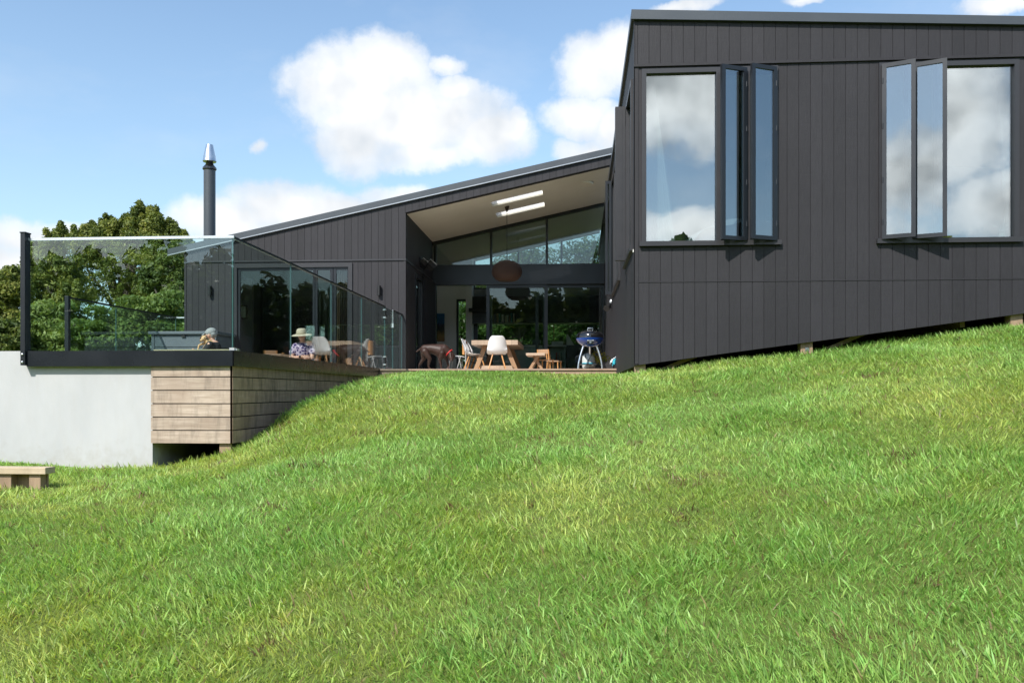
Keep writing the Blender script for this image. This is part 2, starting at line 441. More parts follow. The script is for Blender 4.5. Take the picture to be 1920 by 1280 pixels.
me = np_mesh('ground', vs, quads, 4); me.polygons.foreach_set('use_smooth', [True] * len(me.polygons)); me.materials.append(M['ground'])
ground = bpy.data.objects.new('ground', me); COL.objects.link(ground)
tag(ground, 'sloping lawn ground rising to the right below the dark house', 'ground', None, 'structure')

# ------------------------------------------------------------------ grass
def make_grass():
    ND = 1150000
    # sample depth with a falling density, over the visible wedge and a margin either side
    dd = np.linspace(2.3, 19, 400); rho = np.minimum(9500, 9500 * (4.6 / dd) ** 1.05); pdf = rho * dd
    cdf = np.cumsum(pdf); total = int(np.trapezoid(pdf * 1.5, dd)) if hasattr(np, 'trapezoid') else int(np.trapz(pdf * 1.5, dd))
    n = min(total, ND)
    d = np.interp(NP.random(n) * cdf[-1], cdf, dd); t = (NP.random(n) - .5) * 1.5
    ne = 260000   # thinner cover to either side of and behind the photographer's view
    xe = NP.uniform(-11, 11, ne); ye = NP.uniform(-3, 11.7, ne); de = -xe * S_ + ye * C_; te = (xe * C_ + ye * S_) / np.where(np.abs(de) < .05, .05, de)
    ke = (de < 2.35) | (np.abs(te) > .75); de, te = np.where(np.abs(de) < .05, .05, de)[ke], te[ke]
    d = np.r_[d, de]; t = np.r_[t, te]; n = len(d); extra = np.arange(n) >= n - len(de)
    u = t * d
    X = u * C_ - d * S_; Y = u * S_ + d * C_
    ok = ~((X > .95) & (Y > 11.75)) & ~((X < -3.5) & (Y > 9.04) & ~((X > -4.4) & (Y < 9.6))) & (Y < 16.08) & (X > -12) & (X < 12)
    bench = (X < -4.7) & (X > -7) & (np.abs(Y - 7.5) < .1); ok &= ~bench
    X, Y, d, extra = X[ok], Y[ok], np.abs(d[ok]), extra[ok]; n = len(X)
    patch = fbm(X * .55 + 9, Y * .55 + 3, 21, 4); clump = fbm(X * 2.3, Y * 2.3, 41, 3); kik = fbm(X * 1.1 + 50, Y * 1.1, 61, 3); fine = fbm(X * 7, Y * 7, 71, 2)
    broad = NP.random(n) < np.clip((kik - .44) * 3.2 + (clump - .5) * 1.8, .20, .75) * np.clip((X * .02 + .8), .4, 1)
    # mown short near the crest, longer along the walls
    shortn = np.clip((Y - 11.5) / 3, 0, 1) * np.clip((1.5 - X) / 2, 0, 1)
    L = np.where(broad, NP.uniform(.03, .095, n), NP.uniform(.018, .046, n)) * (.72 + .62 * clump) * (1 - .28 * shortn)
    wall = ((np.abs(Y - 11.5) < .35) & (X > .9)) | ((X < -3.0) & (Y > 8.7) & (X > -5)); L = np.where(wall, L * 1.25, L)
    W = np.where(broad, NP.uniform(.0045, .0105, n), NP.uniform(.0026, .0046, n)) * (1 + np.maximum(d - 5, 0) * .085) * np.where(extra, 1.7, 1)
    ang = NP.random(n) * 2 * np.pi
    fl = fbm(X * 1.2, Y * 1.2, 81, 2) * 7.0
    lx = np.cos(ang) + .8 * np.cos(fl); ly = np.sin(ang) + .8 * np.sin(fl)
    ln = np.hypot(lx, ly) + 1e-6; lx /= ln; ly /= ln
    lean = np.where(broad, NP.uniform(.35, 1.25, n), NP.uniform(.2, 1.1, n))
    Z = ground_z(X, Y) - .006
    base = np.stack([X, Y, Z], -1)
    h1 = L * .55 * np.cos(lean * .85); r1 = L * .55 * np.sin(lean * .85)
    h2 = h1 + L * .45 * np.cos(lean * 1.12); r2 = r1 + L * .45 * np.sin(lean * 1.12)
    sa = NP.random(n) * 2 * np.pi; sx, sy = np.cos(sa) * W / 2, np.sin(sa) * W / 2
    side = np.stack([sx, sy, np.zeros(n)], -1)
    mid = base + np.stack([lx * r1, ly * r1, h1], -1); tip = base + np.stack([lx * r2, ly * r2, h2], -1)
    V = np.empty((n, 5, 3), np.float32)
    V[:, 0] = base - side; V[:, 1] = base + side; V[:, 2] = mid - side * .85; V[:, 3] = mid + side * .85; V[:, 4] = tip
    o = np.arange(n)[:, None] * 5
    tri = np.concatenate([o + np.array([[0, 1, 3]]), o + np.array([[0, 3, 2]]), o + np.array([[2, 3, 4]])], 1).reshape(-1, 3)
    me = np_mesh('grass', V.reshape(-1, 3), tri, 3)
    yel = np.array([.345, .425, .105]); grn = np.array([.22, .375, .092]); deep = np.array([.17, .34, .08]); straw = np.array([.36, .29, .15]); bro = np.array([.17, .11, .06])
    k = np.clip((patch - .40) * 2.9 + (fine - .5) * .9, 0, 1)[:, None]
    col = yel * k + grn * (1 - k)
    kb = np.clip((kik - .45) * 3, 0, 1)[:, None] * broad[:, None]
    col = col * (1 - .6 * kb) + (deep * .45 + np.array([.30, .44, .125]) * .55) * .6 * kb
    col *= (NP.uniform(.55, 1.45, n) * 1.12)[:, None]
    hue = NP.normal(0, .075, n)[:, None]; col = col * (1 + hue * np.array([1, 0, .3]))
    dead = (NP.random(n) < (.03 + .08 * np.clip(patch - .5, 0, 1))); col[dead] = straw * NP.uniform(.5, 1.1, dead.sum())[:, None]
    bare = fbm(X * 3.7 + 7, Y * 3.7 + 2, 91, 3); b = (bare > .77) & (NP.random(n) < .45); col[b] = bro * NP.uniform(.6, 1.3, b.sum())[:, None]
    at = me.attributes.new('blade_colour', 'FLOAT_COLOR', 'POINT')
    c4 = np.ones((n, 5, 4), np.float32); c4[:, :, :3] = np.clip(col, .01, .6)[:, None, :]
    c4[:, 4, :3] *= 1.15; c4[:, :2, :3] *= np.array([1.0, .92, .8], np.float32)
    at.data.foreach_set('color', c4.ravel())
    me.materials.append(M['grass'])
    o = bpy.data.objects.new('grass', me); COL.objects.link(o)
    tag(o, 'bright green lawn grass with broad blades and yellowish patches over the slope', 'grass', None, 'stuff')
    # scattered flat weeds: leaf rosettes
make_grass()

# ------------------------------------------------------------------ cladding wall builder
def clad_wall(mb, axis, plane, out, u0, u1, bot, top, ops=(), thick=.18, pitch=.15, gap=.0065, phase=0.0, bt=.009):
    """Grooved sheet cladding: a core with boards standing out from it by bt; out = +1/-1 side the boards face along the other axis."""
    rng = random.Random(int(abs(u0 * 991 + plane * 77)))
    cuts = {u0, u1}
    k = math.floor((u0 - phase) / pitch)
    edges = []
    e = phase + k * pitch
    while e < u1 + pitch:
        edges.append(e)
        if u0 < e < u1: cuts.add(e)
        e += pitch
    for a, b, _, _ in ops:
        for q in (a, b):
            if u0 < q < u1: cuts.add(q)
    cuts = sorted(cuts); tones = {}
    def pt(u, off, z): return (u, plane - off * out, z) if axis == 'x' else (plane - off * out, u, z)
    def prism(a, b, za, zb, ta, tb, o0, o1, skip=()):
        mb.hexa([pt(a, o0, za), pt(b, o0, zb), pt(b, o1, zb), pt(a, o1, za), pt(a, o0, ta), pt(b, o0, tb), pt(b, o1, tb), pt(a, o1, ta)], skip)
    for a, b in zip(cuts[:-1], cuts[1:]):
        if b - a < 1e-5: continue
        mid = (a + b) / 2
        segs = [(None, None)]
        cov = sorted([(z0, z1) for oa, ob, z0, z1 in ops if oa - 1e-6 <= a and b <= ob + 1e-6])
        rng_ = []; cur = None
        for z0, z1 in cov: rng_.append((cur, z0)); cur = z1
        rng_.append((cur, None))
        idx = math.floor((mid - phase) / pitch)
        if idx not in tones: tones[idx] = rng.random()
        for lo, hi in rng_:
            za, zb = (bot(a), bot(b)) if lo is None else (lo, lo)
            ta, tb = (top(a), top(b)) if hi is None else (hi, hi)
            if max(ta - za, tb - zb) < .004: continue
            mb.tone = .5
            prism(a, b, za, zb, ta, tb, bt, thick)
            ea, eb = phase + idx * pitch + gap / 2, phase + (idx + 1) * pitch - gap / 2
            ba, bb = max(a, ea), min(b, eb)
            if bb - ba > .004:
                mb.tone = tones[idx]
                fz = lambda u, p, q: p + (q - p) * (u - a) / (b - a)
                prism(ba, bb, fz(ba, za, zb), fz(bb, za, zb), fz(ba, ta, tb), fz(bb, ta, tb), 0, bt, (4,))
    mb.tone = .5
def const(c): return lambda u: c

# ------------------------------------------------------------------ the house
DECK = .44
YL, YR, YB, YK = 18.46, 11.45, 22.15, 25.6   # wing front, near wing front, recessed glazing, back wall
XL, XR = atY(347, YL), atY(760, YL)
XC = atY(1190, YR); XE = 9.5
ztop = lin(atY(445, YL), zz(438, atY(445, YL), YL), atY(1150, YL), zz(277, atY(1150, YL), YL))
zsof = lin(atY(762, YL), zz(398, atY(762, YL), YL), atY(1153, YL), zz(307, atY(1153, YL), YL))
zwall = lambda x: ztop(x) - .135
house = thing('house', 'dark grooved timber house with a monopitch wing, a covered recess and a tall near wing', 'house', (0, 18, .3))
FL = 2.88   # flashing height of the far wing

# far wing front
dz1 = zz(494, atY(550, YL), YL)
DX0, DX1 = atY(440, YL), atY(661, YL)
mb = MB()
clad_wall(mb, 'x', YL, -1, XL, XR, const(.30), zwall, [(DX0, DX1, DECK, dz1)], phase=XR)
clad_wall(mb, 'x', YL, -1, XR, XC + .06, zsof, zwall, [], phase=XR)
mb.build('wall', M['clad'], house)
mb = MB()
RW = 20.55; RD0 = 19.62
clad_wall(mb, 'y', XR, 1, YL + .18, YB, const(.30), lambda y: zsof(XR), [(RD0, RW, DECK, FL - .12)], phase=YL, thick=.16)
mb.build('recess_wall', M['clad'], house)
mb = MB()
clad_wall(mb, 'y', XL, -1, YL + .18, YK + .2, const(-.2), lambda y: zwall(XL) - .02, [], phase=YL, thick=.16)
mb.build('end_wall', M['clad'], house)
mb = MB()   # trims: flashing lines, corner boards
mb.box(XL - .012, DX0, YL - .022, YL, FL, FL + .035); mb.box(DX1, XR + .02, YL - .022, YL, FL, FL + .035); mb.box(DX0, DX1, YL - .02, YL, FL - .002, FL + .033)
mb.box(XR, XR + .022, YL, YB - .08, FL, FL + .035)
mb.build('flashing', M['joinery_warm'], house)
mb = MB(); mb.box(XR - .035, XR + .010, YL - .010, YL + .035, .31, zsof(XR) - .01)
mb.build('corner_trim', M['clad'], house)
mb = MB(); mb.box(XL - .014, XL + .03, YL - .012, YL + .03, -.1, zwall(XL) - .03)
mb.build('corner_trim', M['clad'], house)

# roof of the far wing: slab in strips round two skylight slots
sk = []
for (p0, q0), (p1, q1) in (((920, 379), (1018, 356.5)), ((929, 400), (1022, 380))):
    pass
def on_ceiling(px, py):
    r = (HY - py) / F; Y = 20.0
    for _ in range(60):
        X = atY(px, Y); z = zsof(X); d = z / r
        Y = (d + X * S_) / C_
    return X, Y
s1a, s1b = on_ceiling(920, 379), on_ceiling(924, 387)
s2a, s2b = on_ceiling(929, 400), on_ceiling(932, 408)
s1c, s2c = on_ceiling(1017, 357), on_ceiling(1022, 380)
SX0, SX1 = s1a[0], s1c[0]
sy = [s1a[1], s1b[1], s2a[1], s2b[1]]
X0r, X1r, Y0r, Y1r = XL - .38, XC + .07, YL + .0, YK + .35
roof_mb = MB()
zt2 = lambda x: ztop(x) - .03
ysegs = [Y0r, sy[0], sy[1], sy[2], sy[3], Y1r]
for i in range(5):
    if i in (1, 3):
        roof_mb.xbox(X0r, SX0, ysegs[i], ysegs[i + 1], zsof, zt2); roof_mb.xbox(SX1, X1r, ysegs[i], ysegs[i + 1], zsof, zt2)
    else:
        y0 = ysegs[i] if i else YL + .18
        roof_mb.xbox(X0r if i else XL, X1r, y0, ysegs[i + 1], zsof, zt2)
roof = roof_mb.build('roof', M['soffit'], house)
mb = MB()
mb.xbox(X0r, X1r + .01, YL - .05, YL + .20, lambda x: ztop(x) - .13, ztop)
for i in range(5):   # metal roofing over the slab
    if i in (1, 3):
        mb.xbox(X0r, SX0 - .01, ysegs[i], ysegs[i + 1], lambda x: ztop(x) - .026, lambda x: ztop(x) - .01); mb.xbox(SX1 + .01, X1r, ysegs[i], ysegs[i + 1], lambda x: ztop(x) - .026, lambda x: ztop(x) - .01)
    else:
        mb.xbox(X0r, X1r, (YL + .205) if i == 0 else ysegs[i], ysegs[i + 1], lambda x: ztop(x) - .026, lambda x: ztop(x) - .01)
mb.build('roof_capping', M['cap'], house)
mb = MB()
mb.xbox(X0r, X1r, YL - .055, YL - .012, lambda x: ztop(x) - .152, lambda x: ztop(x) - .132)
mb.build('drip_edge', M['drip'], house)
for (ya, yb) in ((sy[0], sy[1]), (sy[2], sy[3])):
    mb = MB(); mb.xbox(SX0 + .004, SX1 - .004, ya + .004, yb - .004, lambda x: zsof(x) + .035, lambda x: zsof(x) + .05)
    mb.build('skylight', M['skylight'], house)
sp = on_ceiling(1095, 345)
mb = MB(); mb.lathe([(.20, -.012), (.21, 0), (.21, .03)], (sp[0], sp[1], zsof(sp[0]) - .004), 28)
o = mb.build('ceiling_speaker', M['soffit'], house, True)

# recessed glazing (two storeys): clerestory over a beam over sliding doors
XG0, XG1 = XR, XC
zb1 = zz(497, -1, YB); zb0 = zz(532, -1, YB)
mb = MB()
mb.box(XG0, XG1, YB - .06, YB + .12, zb0 + .06, zb1 - .05)
mb.build('beam', M['joinery'], house)
mb = MB()
fz = lambda x: zsof(x) - .09
mb.xbox(XG0, XG1, YB - .05, YB + .05, fz, lambda x: zsof(x) - .005)
mb.box(XG0, XG1, YB - .06, YB + .05, zb1 - .05, zb1 + .02)
for px in (816, 921, 1025.5, 1136):
    x = atY(px, YB); w = .075 if px in (816, 1136) else .06
    mb.xbox(x - w / 2, x + w / 2, YB - .045, YB + .045, const(zb1 + .02), fz)
clere = mb.build('clerestory_window', M['joinery'], house)
for a, b in ((816, 921), (921, 1025.5), (1025.5, 1136)):
    xa, xb = atY(a, YB) + .03, atY(b, YB) - .03
    mb = MB(); mb.xbox(xa, xb, YB - .006, YB + .006, const(zb1 + .02), lambda x: fz(x) + .005); mb.build('pane', M['dglass'], clere)
mb = MB()
mb.box(XG0, XG1, YB - .08, YB + .12, zb0 - .02, zb0 + .06)   # head track
mb.box(atY(812, YB) - .12, atY(818, YB), YB - .05, YB + .10, DECK, zb0 - .02); mb.box(atY(1135, YB), XC, YB - .05, YB + .10, DECK, zb0 - .02)
slider = mb.build('sliding_door', M['joinery'], house)
def door_panel(x0, x1, y, z0, z1, st=.085):
    mb = MB()
    mb.box(x0, x0 + st, y - .022, y + .022, z0, z1); mb.box(x1 - st, x1, y - .022, y + .022, z0, z1)
    mb.box(x0 + st, x1 - st, y - .022, y + .022, z1 - st, z1); mb.box(x0 + st, x1 - st, y - .022, y + .022, z0, z0 + st)
    return mb
zd1 = zb0 - .02
for a, b, y in ((912, 1027, YB), (1018, 1136, YB + .06), (917, 1010, YB + .115)):
    xa, xb = atY(a, y), atY(b, y)
    fo = door_panel(xa, xb, y, DECK + .02, zd1).build('door_leaf', M['joinery'], slider)
    mb = MB(); mb.box(xa + .08, xb - .08, y - .005, y + .005, DECK + .09, zd1 - .08)
    if y < YB + .1: mb.build('pane', M['dglass'], slider)

# glazed door in the recess side wall and stacked dark leaves
mb = MB()
for y0, y1 in ((RD0, RD0 + .07), (RW - .07, RW)): mb.box(XR - .08, XR + .02, y0, y1, DECK, FL - .12)
mb.box(XR - .08, XR + .02, RD0 + .07, RW - .07, FL - .20, FL - .12); mb.box(XR - .08, XR + .02, RD0 + .07, RW - .07, DECK, DECK + .08)
sd = mb.build('side_door', M['joinery'], house)
mb = MB(); mb.box(XR - .035, XR - .025, RD0 + .07, RW - .07, DECK + .08, FL - .2); mb.build('pane', M['dglass'], sd)
mb = MB()
n = 26; zt = zb0 + .02
for i in range(n):   # pleated dark curtain just inside the recess corner
    y = RW + .05 + (YB - .12 - RW - .05) * i / n
    mb.box(XR + .015 + (.03 if i % 2 else 0), XR + .06 + (.03 if i % 2 else 0), y, y + .052, DECK + .03, zt)
tag(mb.build('curtain', M['curtain_dark']), 'dark pleated curtain drawn against the left side wall of the recess', 'curtain')

# far wing doors (behind the glass balustrade)
mb = MB()
mb.box(DX0, DX1, YL - .03, YL + .1, dz1 - .09, dz1); mb.box(DX1 - .09, DX1, YL - .03, YL + .1, DECK, dz1 - .09); mb.box(DX0, DX0 + .06, YL - .03, YL + .1, DECK, dz1 - .09)
wd = mb.build('terrace_door', M['joinery_warm'], house)
for i, (a, b) in enumerate(((445, 591), (590, 624), (625, 656))):
    xa, xb = atY(a, YL), atY(b, YL); y = YL + .03
    door_panel(xa, xb, y, DECK + .02, dz1 - .09, .06).build('door_leaf', M['joinery'], wd)
    mb = MB(); mb.box(xa + .055, xb - .055, y - .005, y + .005, DECK + .07, dz1 - .14); mb.build('pane', M['dglass'], wd)

# interiors of the far wing and of the link room
mb = MB()
mb.box(XL + .17, XR - .17, YL + .1, YK, DECK - .2, DECK + .012); mb.box(XR - .17, XC, YB - .02, YK, DECK - .2, DECK + .012)
mb.build('floor', M['floor_in'], house)
PX = atY(806, YK)
TW0, TW1 = atY(856, YK), atY(876, YK)
KX0 = atY(888, YK); KX1 = XC
ztw = zz(561, TW0, YK)
zk = [zz(607, 0, YK), zz(557, 0, YK), zz(541, 0, YK)]
zct = zz(648, 0, YK)
mb = MB()
ctop = lambda x: zsof(x) + .01
mb.xbox(XL + .1, TW0, YK, YK + .15, const(DECK), ctop)
mb.xbox(TW0, TW1, YK, YK + .15, const(ztw), ctop)
mb.xbox(TW1, KX0, YK, YK + .15, const(DECK), ctop)
mb.box(KX0, KX1, YK, YK + .15, DECK, zct)
mb.box(KX0, KX1, YK, YK + .15, zk[0], zk[2])
mb.xbox(KX0, KX1, YK, YK + .15, lambda x: zsof(x) - .12, ctop)
mb.xbox(XR - .30, XR - .20, YB + .0, YK, const(DECK), ctop) if False else None
mb.xbox(PX - .10, PX, YB + .3, YK, const(DECK), ctop)
mb.xbox(PX - .10, XR - .15, YB + .16, YB + .3, const(DECK), ctop)
mb.box(TW1, KX0, YK - .35, YK, DECK, zsof(TW1) - .02)
mb.build('interior_wall', M['inner_wall'], house)
mb = MB(); mb.box(KX0, KX1, YK - .012, YK, zk[1] + .01, zk[2]); mb.build('bulkhead', M['inner_grey'], house)
mb = MB()
mb.box(TW0, TW0 + .06, YK - .02, YK + .1, DECK, ztw); mb.box(TW1 - .03, TW1, YK - .02, YK + .1, DECK, ztw); mb.box(TW0 + .06, TW1 - .03, YK - .02, YK + .1, ztw - .06, ztw)
w = mb.build('tall_window', M['joinery'], house)
mb = MB(); mb.box(TW0 + .05, TW1 - .02, YK + .04, YK + .05, DECK, ztw - .05); mb.build('pane', M['dglass'], w)
mb = MB()
mb.box(KX0, KX1, YK + .02, YK + .1, zk[2], zk[2] + .05)
for px in (889, 972, 1053, 1135):
    x = atY(px, YK); mb.xbox(x - .03, x + .03, YK + .02, YK + .1, const(zk[2] + .05), lambda x: zsof(x) - .12)
w = mb.build('rear_clerestory', M['joinery'], house)
mb = MB(); mb.xbox(KX0, KX1, YK + .05, YK + .06, const(zk[2] + .05), lambda x: zsof(x) - .12); mb.build('pane', M['dglass'], w)
mb = MB(); mb.box(KX0, KX1, YK + .02, YK + .09, zct, zct + .04); mb.box(KX0, KX0 + .12, YK + .02, YK + .09, zct + .04, zk[0]); mb.box(atY(1018, YK), atY(1021, YK), YK + .02, YK + .09, zct + .04, zk[0])
w = mb.build('splashback_window', M['joinery'], house)
mb = MB(); mb.box(KX0, KX1, YK + .05, YK + .06, zct, zk[0]); mb.build('pane', M['dglass'], w)
# rear wall of the link above left, right partition shared with the near wing
# ---- near wing
rz = lin(atY(1190, YR), zz(37, XC, YR), atY(1920, YR), zz(47.5, atY(1920, YR), YR))
rtop = lin(atY(1190, YR), zz(21.5, XC, YR), atY(1920, YR), zz(34, atY(1920, YR), YR))
rbot = lin(XC, zz(685, XC, YR), atY(1900, YR), zz(590, atY(1900, YR), YR))
sfall = lambda y: (y - YR) * -.056
WZ0, WZ1 = 1.955, 4.285
AX0, AX1 = atY(1203, YR), atY(1458, YR); BX0, BX1 = atY(1647, YR), atY(1909, YR)
S1 = (11.78, 13.5); S2 = (14.85, 17.5)
RY1 = 26.0
mb = MB()
clad_wall(mb, 'x', YR, -1, XC, XE, rbot, rz, [(AX0, AX1, WZ0, WZ1), (BX0, BX1, WZ0, WZ1)], phase=XC + .04)
mb.build('wall', M['clad'], house)
mb = MB()
clad_wall(mb, 'y', XC, -1, YR + .18, RY1, lambda y: .345 if y < 16.3 else .2, lambda y: rz(XC) + sfall(y), [(*S1, WZ0, WZ1), (*S2, WZ0, WZ1)], phase=YR + .03, thick=.15)
mb.build('side_wall', M['clad'], house)
mb = MB()
mb.box(XE - .18, XE, YR + .18, RY1, 1.0, 4.6); mb.box(XC + .15, XE - .18, RY1 - .15, RY1, .3, 4.3)
mb.build('rear_wall', M['clad'], house)
mb = MB()   # flashings
FR = zz(527, 3, YR); FH = WZ1 + .035
mb.box(XC - .002, XE, YR - .006, YR, FR, FR + .012); mb.box(XC - .01, XE, YR - .028, YR, FH, FH + .035)
mb.box(XC - .012, XC + .05, YR - .010, YR + .0, rbot(XC) + .02, FH); mb.box(XC - .010, XC, YR - .01, YR + .05, .36, rz(XC) - .03)
mb.build('flashing', M['clad'], house)
mb = MB()
def rslab(x0, x1, y0, y1, lo, hi):
    P = lambda x, y, f: (x, y, f(x) + sfall(y))
    mb.hexa([P(x0, y0, lo), P(x1, y0, lo), P(x1, y1, lo), P(x0, y1, lo), P(x0, y0, hi), P(x1, y0, hi), P(x1, y1, hi), P(x0, y1, hi)])
rslab(XC - .045, XE, YR - .05, YR + .1, lambda x: rz(x), rtop); rslab(XC - .045, XC + .16, YR + .1, RY1, lambda x: rz(x), rtop)
rslab(XC + .16, XE, YR + .1, RY1, lambda x: rtop(x) - .07, lambda x: rtop(x) - .05)
mb.build('roof_capping', M['cap'], house)
mb = MB(); rslab(XC - .05, XE, YR - .055, YR - .012, lambda x: rz(x) - .018, lambda x: rz(x) + .004); mb.build('drip_edge', M['cap'], house)
mb = MB(); rslab(XC + .15, XE - .18, YR + .18, RY1 - .15, lambda x: rz(x) - .28, lambda x: rz(x) - .24); mb.build('ceiling', M['inner_wall'], house)
mb = MB()
mb.box(XC + .15, XE - .18, YR + .18, RY1 - .15, 1.10, 1.22)
mb.build('floor', M['room_floor'], house)
mb = MB()
mb.box(XC + .15, XE - .18, 16.2, 16.3, 1.22, 4.5); mb.box(atY(1590, YR), atY(1590, YR) + .1, YR + .18, 16.2, 1.22, 4.5)
mb.build('interior_wall', M['inner_wall'], house)
# joists in the dark under the floor
mb = MB()
for k in range(9): mb.box(XC + .3 + k * 1.0, XC + .36 + k * 1.0, YR + .25, RY1 - .2, .86, 1.10)
mb.build('joists', M['pile'], house)

# windows of the near wing
def sash(px_h, px_t, sgn, win, z0, z1):
    """casement hinged on a vertical edge at x, swung out; sgn=-1 hinge on right, tip towards left"""
def front_window(x0, x1, fixed, casements, hinge_side):
    mb = MB(); y0, y1 = YR - .035, YR + .12; f = .06
    mb.box(x0, x1, y0, y1, WZ1 - f, WZ1); mb.box(x0 - .03, x1 + .04, y0 - .02, y1, WZ0 - .02, WZ0 + f * .7)
    mb.box(x0, x0 + f, y0, y1, WZ0 + f * .7, WZ1 - f); mb.box(x1 - f, x1, y0, y1, WZ0 + f * .7, WZ1 - f)
    for m in fixed[2]: mb.box(m - .03, m + .03, y0, y1, WZ0 + f * .7, WZ1 - f)
    w = mb.build('window', M['joinery_warm'], house)
    mb = MB(); mb.box(fixed[0], fixed[1], YR + .02, YR + .032, WZ0 + .04, WZ1 - f + .005); mb.build('pane', M['wglass'], w)
    for hx, wd_ in casements:
        a = R(24); sg = -1 if hinge_side == 'r' else 1
        dirv = Vector((sg * math.cos(a), -math.sin(a), 0)); nrm = Vector((dirv.y, -dirv.x, 0)) * (1 if sg > 0 else -1)
        p = Vector((hx, YR - .05, 0)); t = .045; st = .052
        def bar(u0, u1, z0, z1, m_, th=t):
            q = [p + dirv * u0 - nrm * th / 2, p + dirv * u1 - nrm * th / 2, p + dirv * u1 + nrm * th / 2, p + dirv * u0 + nrm * th / 2]
            m_.hexa([(v.x, v.y, z0) for v in q] + [(v.x, v.y, z1) for v in q])
        mb = MB(); z0, z1 = WZ0 + .03, WZ1 - .03
        bar(0, st, z0, z1, mb); bar(wd_ - st, wd_, z0, z1, mb); bar(st, wd_ - st, z0, z0 + st, mb); bar(st, wd_ - st, z1 - st, z1, mb)
        mb.build('sash', M['joinery'], w)
        mb = MB(); bar(st - .004, wd_ - st + .004, z0 + st - .004, z1 - st + .004, mb, .012); mb.build('sash_pane', M['wglass'], w)
        for z in (WZ0 + .25, 2.75, 3.45, WZ1 - .25):
            mb = MB(); mb.tube([(hx, YR - .07, z - .035), (hx, YR - .07, z + .035)], .011, 8); mb.build('hinge', M['joinery'], w)
A1 = atY(1342, YR); Am = atY(1401, YR)
front_window(AX0, AX1, (AX0 + .05, A1, [A1 + .03, Am]), [(Am - .02, .385), (AX1 - .03, .385)], 'r')
B1 = atY(1765, YR); Bm = atY(1706, YR)
front_window(BX0, BX1, (B1, BX1 - .05, [B1 - .03, Bm]), [(BX0 + .03, .395), (Bm + .02, .395)], 'l')
for k, (ya, yb) in enumerate((S1, S2)):
    mb = MB(); f = .06; x0, x1 = XC - .03, XC + .1
    mb.box(x0, x1, ya, yb, WZ1 - f, WZ1); mb.box(x0 - .015, x1, ya - .02, yb + .02, WZ0 - .02, WZ0 + .04)
    mb.box(x0, x1, ya, ya + f, WZ0 + .04, WZ1 - f); mb.box(x0, x1, yb - f, yb, WZ0 + .04, WZ1 - f)
    ym = ya + (yb - ya) * .62; mb.box(x0, x1, ym - .03, ym + .03, WZ0 + .04, WZ1 - f)
    w = mb.build('window', M['joinery_warm'], house)
    mb = MB(); mb.box(XC + .02, XC + .03, ya + .05, yb - .05, WZ0 + .03, WZ1 - f + .01); mb.build('pane', M['wglass'], w)
    # folded leaves standing square to the wall
    yh = 12.87 if k == 0 else 17.38; pr = .15 if k == 0 else .12
    mb = MB(); z0, z1 = WZ0 + .02, WZ1 - .01
    for q in (0, .055):
        xa, xb = XC - .035 - pr, XC - .035
        mb.box(xa, xa + .045, yh + q, yh + q + .045, z0, z1); mb.box(xb - .045, xb, yh + q, yh + q + .045, z0, z1)
        mb.box(xa + .045, xb - .045, yh + q, yh + q + .045, z0, z0 + .06); mb.box(xa + .045, xb - .045, yh + q, yh + q + .045, z1 - .06, z1)
    if k == 0: mb.box(XC - .035 - pr + .045, XC - .08, yh - .004, yh + .0, z0 + .06, z1 - .06)
    mb.build('sash', M['joinery_warm' if k == 0 else 'joinery'], w)
    if k: mb = MB(); mb.box(XC - .115, XC - .07, yh + .015, yh + .027, z0 + .05, z1 - .05); mb.build('sash_pane', M['glass'], w)

# piles and braces under the near wing
for px, wpx in ((1200.5, 20), (1513, 22), (1907, 22)):
    x = atY(px, YR + .05); wd_ = wpx / F * dep(x, YR) ; y = YR + .06
    mb = MB(); mb.box(x - wd_ / 2, x + wd_ / 2, y, y + wd_, gz(x, y) - .4, rbot(x) + .06)
    p_ = mb.build('pile', M['pile'], house)
    if px == 1513:
        mb = MB(); mb.box(x - .02, x + .03, y - .006, y, rbot(x) - .115, rbot(x) - .065); mb.tube([(x + .005, y - .016, rbot(x) - .09), (x + .005, y - .006, rbot(x) - .09)], .012, 6)
        mb.build('bolt', M['stainless'], p_)
    mb = MB(); zb = gz(x, y)
    mb.beam((x + .06, y + .22, zb - .02), (x + 1.05, y + .22, rbot(x + 1.05) + .10), .09, .05) if px < 1900 else None
    if px < 1900: mb.build('brace', M['pile'], house)
for px in (1176, 1186):
    x, y = XC + .05, atX(px, XC) + .1
    mb = MB(); mb.box(x, x + .12, y, y + .12, gz(x, y) - .3, .36); mb.build('pile', M['pile'], house)

# flue
fx, fy = atY(393, 20.5), 20.5
mb = MB(); zt = ztop(fx)
zf = lambda py: zz(py, fx, fy)
mb.tube([(fx, fy, zt - .1), (fx, fy, zf(318))], .142, 24); mb.lathe([(.30, 0), (.16, .12), (.142, .2)], (fx, fy, zt - .03), 24)
flue = mb.build('flue', M['cap'], house, True)
mb = MB(); mb.lathe([(.142, zf(320)), (.168, zf(318)), (.168, zf(315)), (.10, zf(309)), (.085, zf(306)), (.085, zf(302))], (fx, fy, 0), 24); mb.build('collar', M['gloss_black'], flue, True)
mb = MB(); mb.lathe([(.155, zf(304)), (.165, zf(303)), (.16, zf(301)), (.15, zf(298)), (.148, zf(295)), (.088, zf(273.5)), (.085, zf(272)), (.07, zf(272))], (fx, fy, 0), 24); mb.build('cowl', M['stainless'], flue, True)

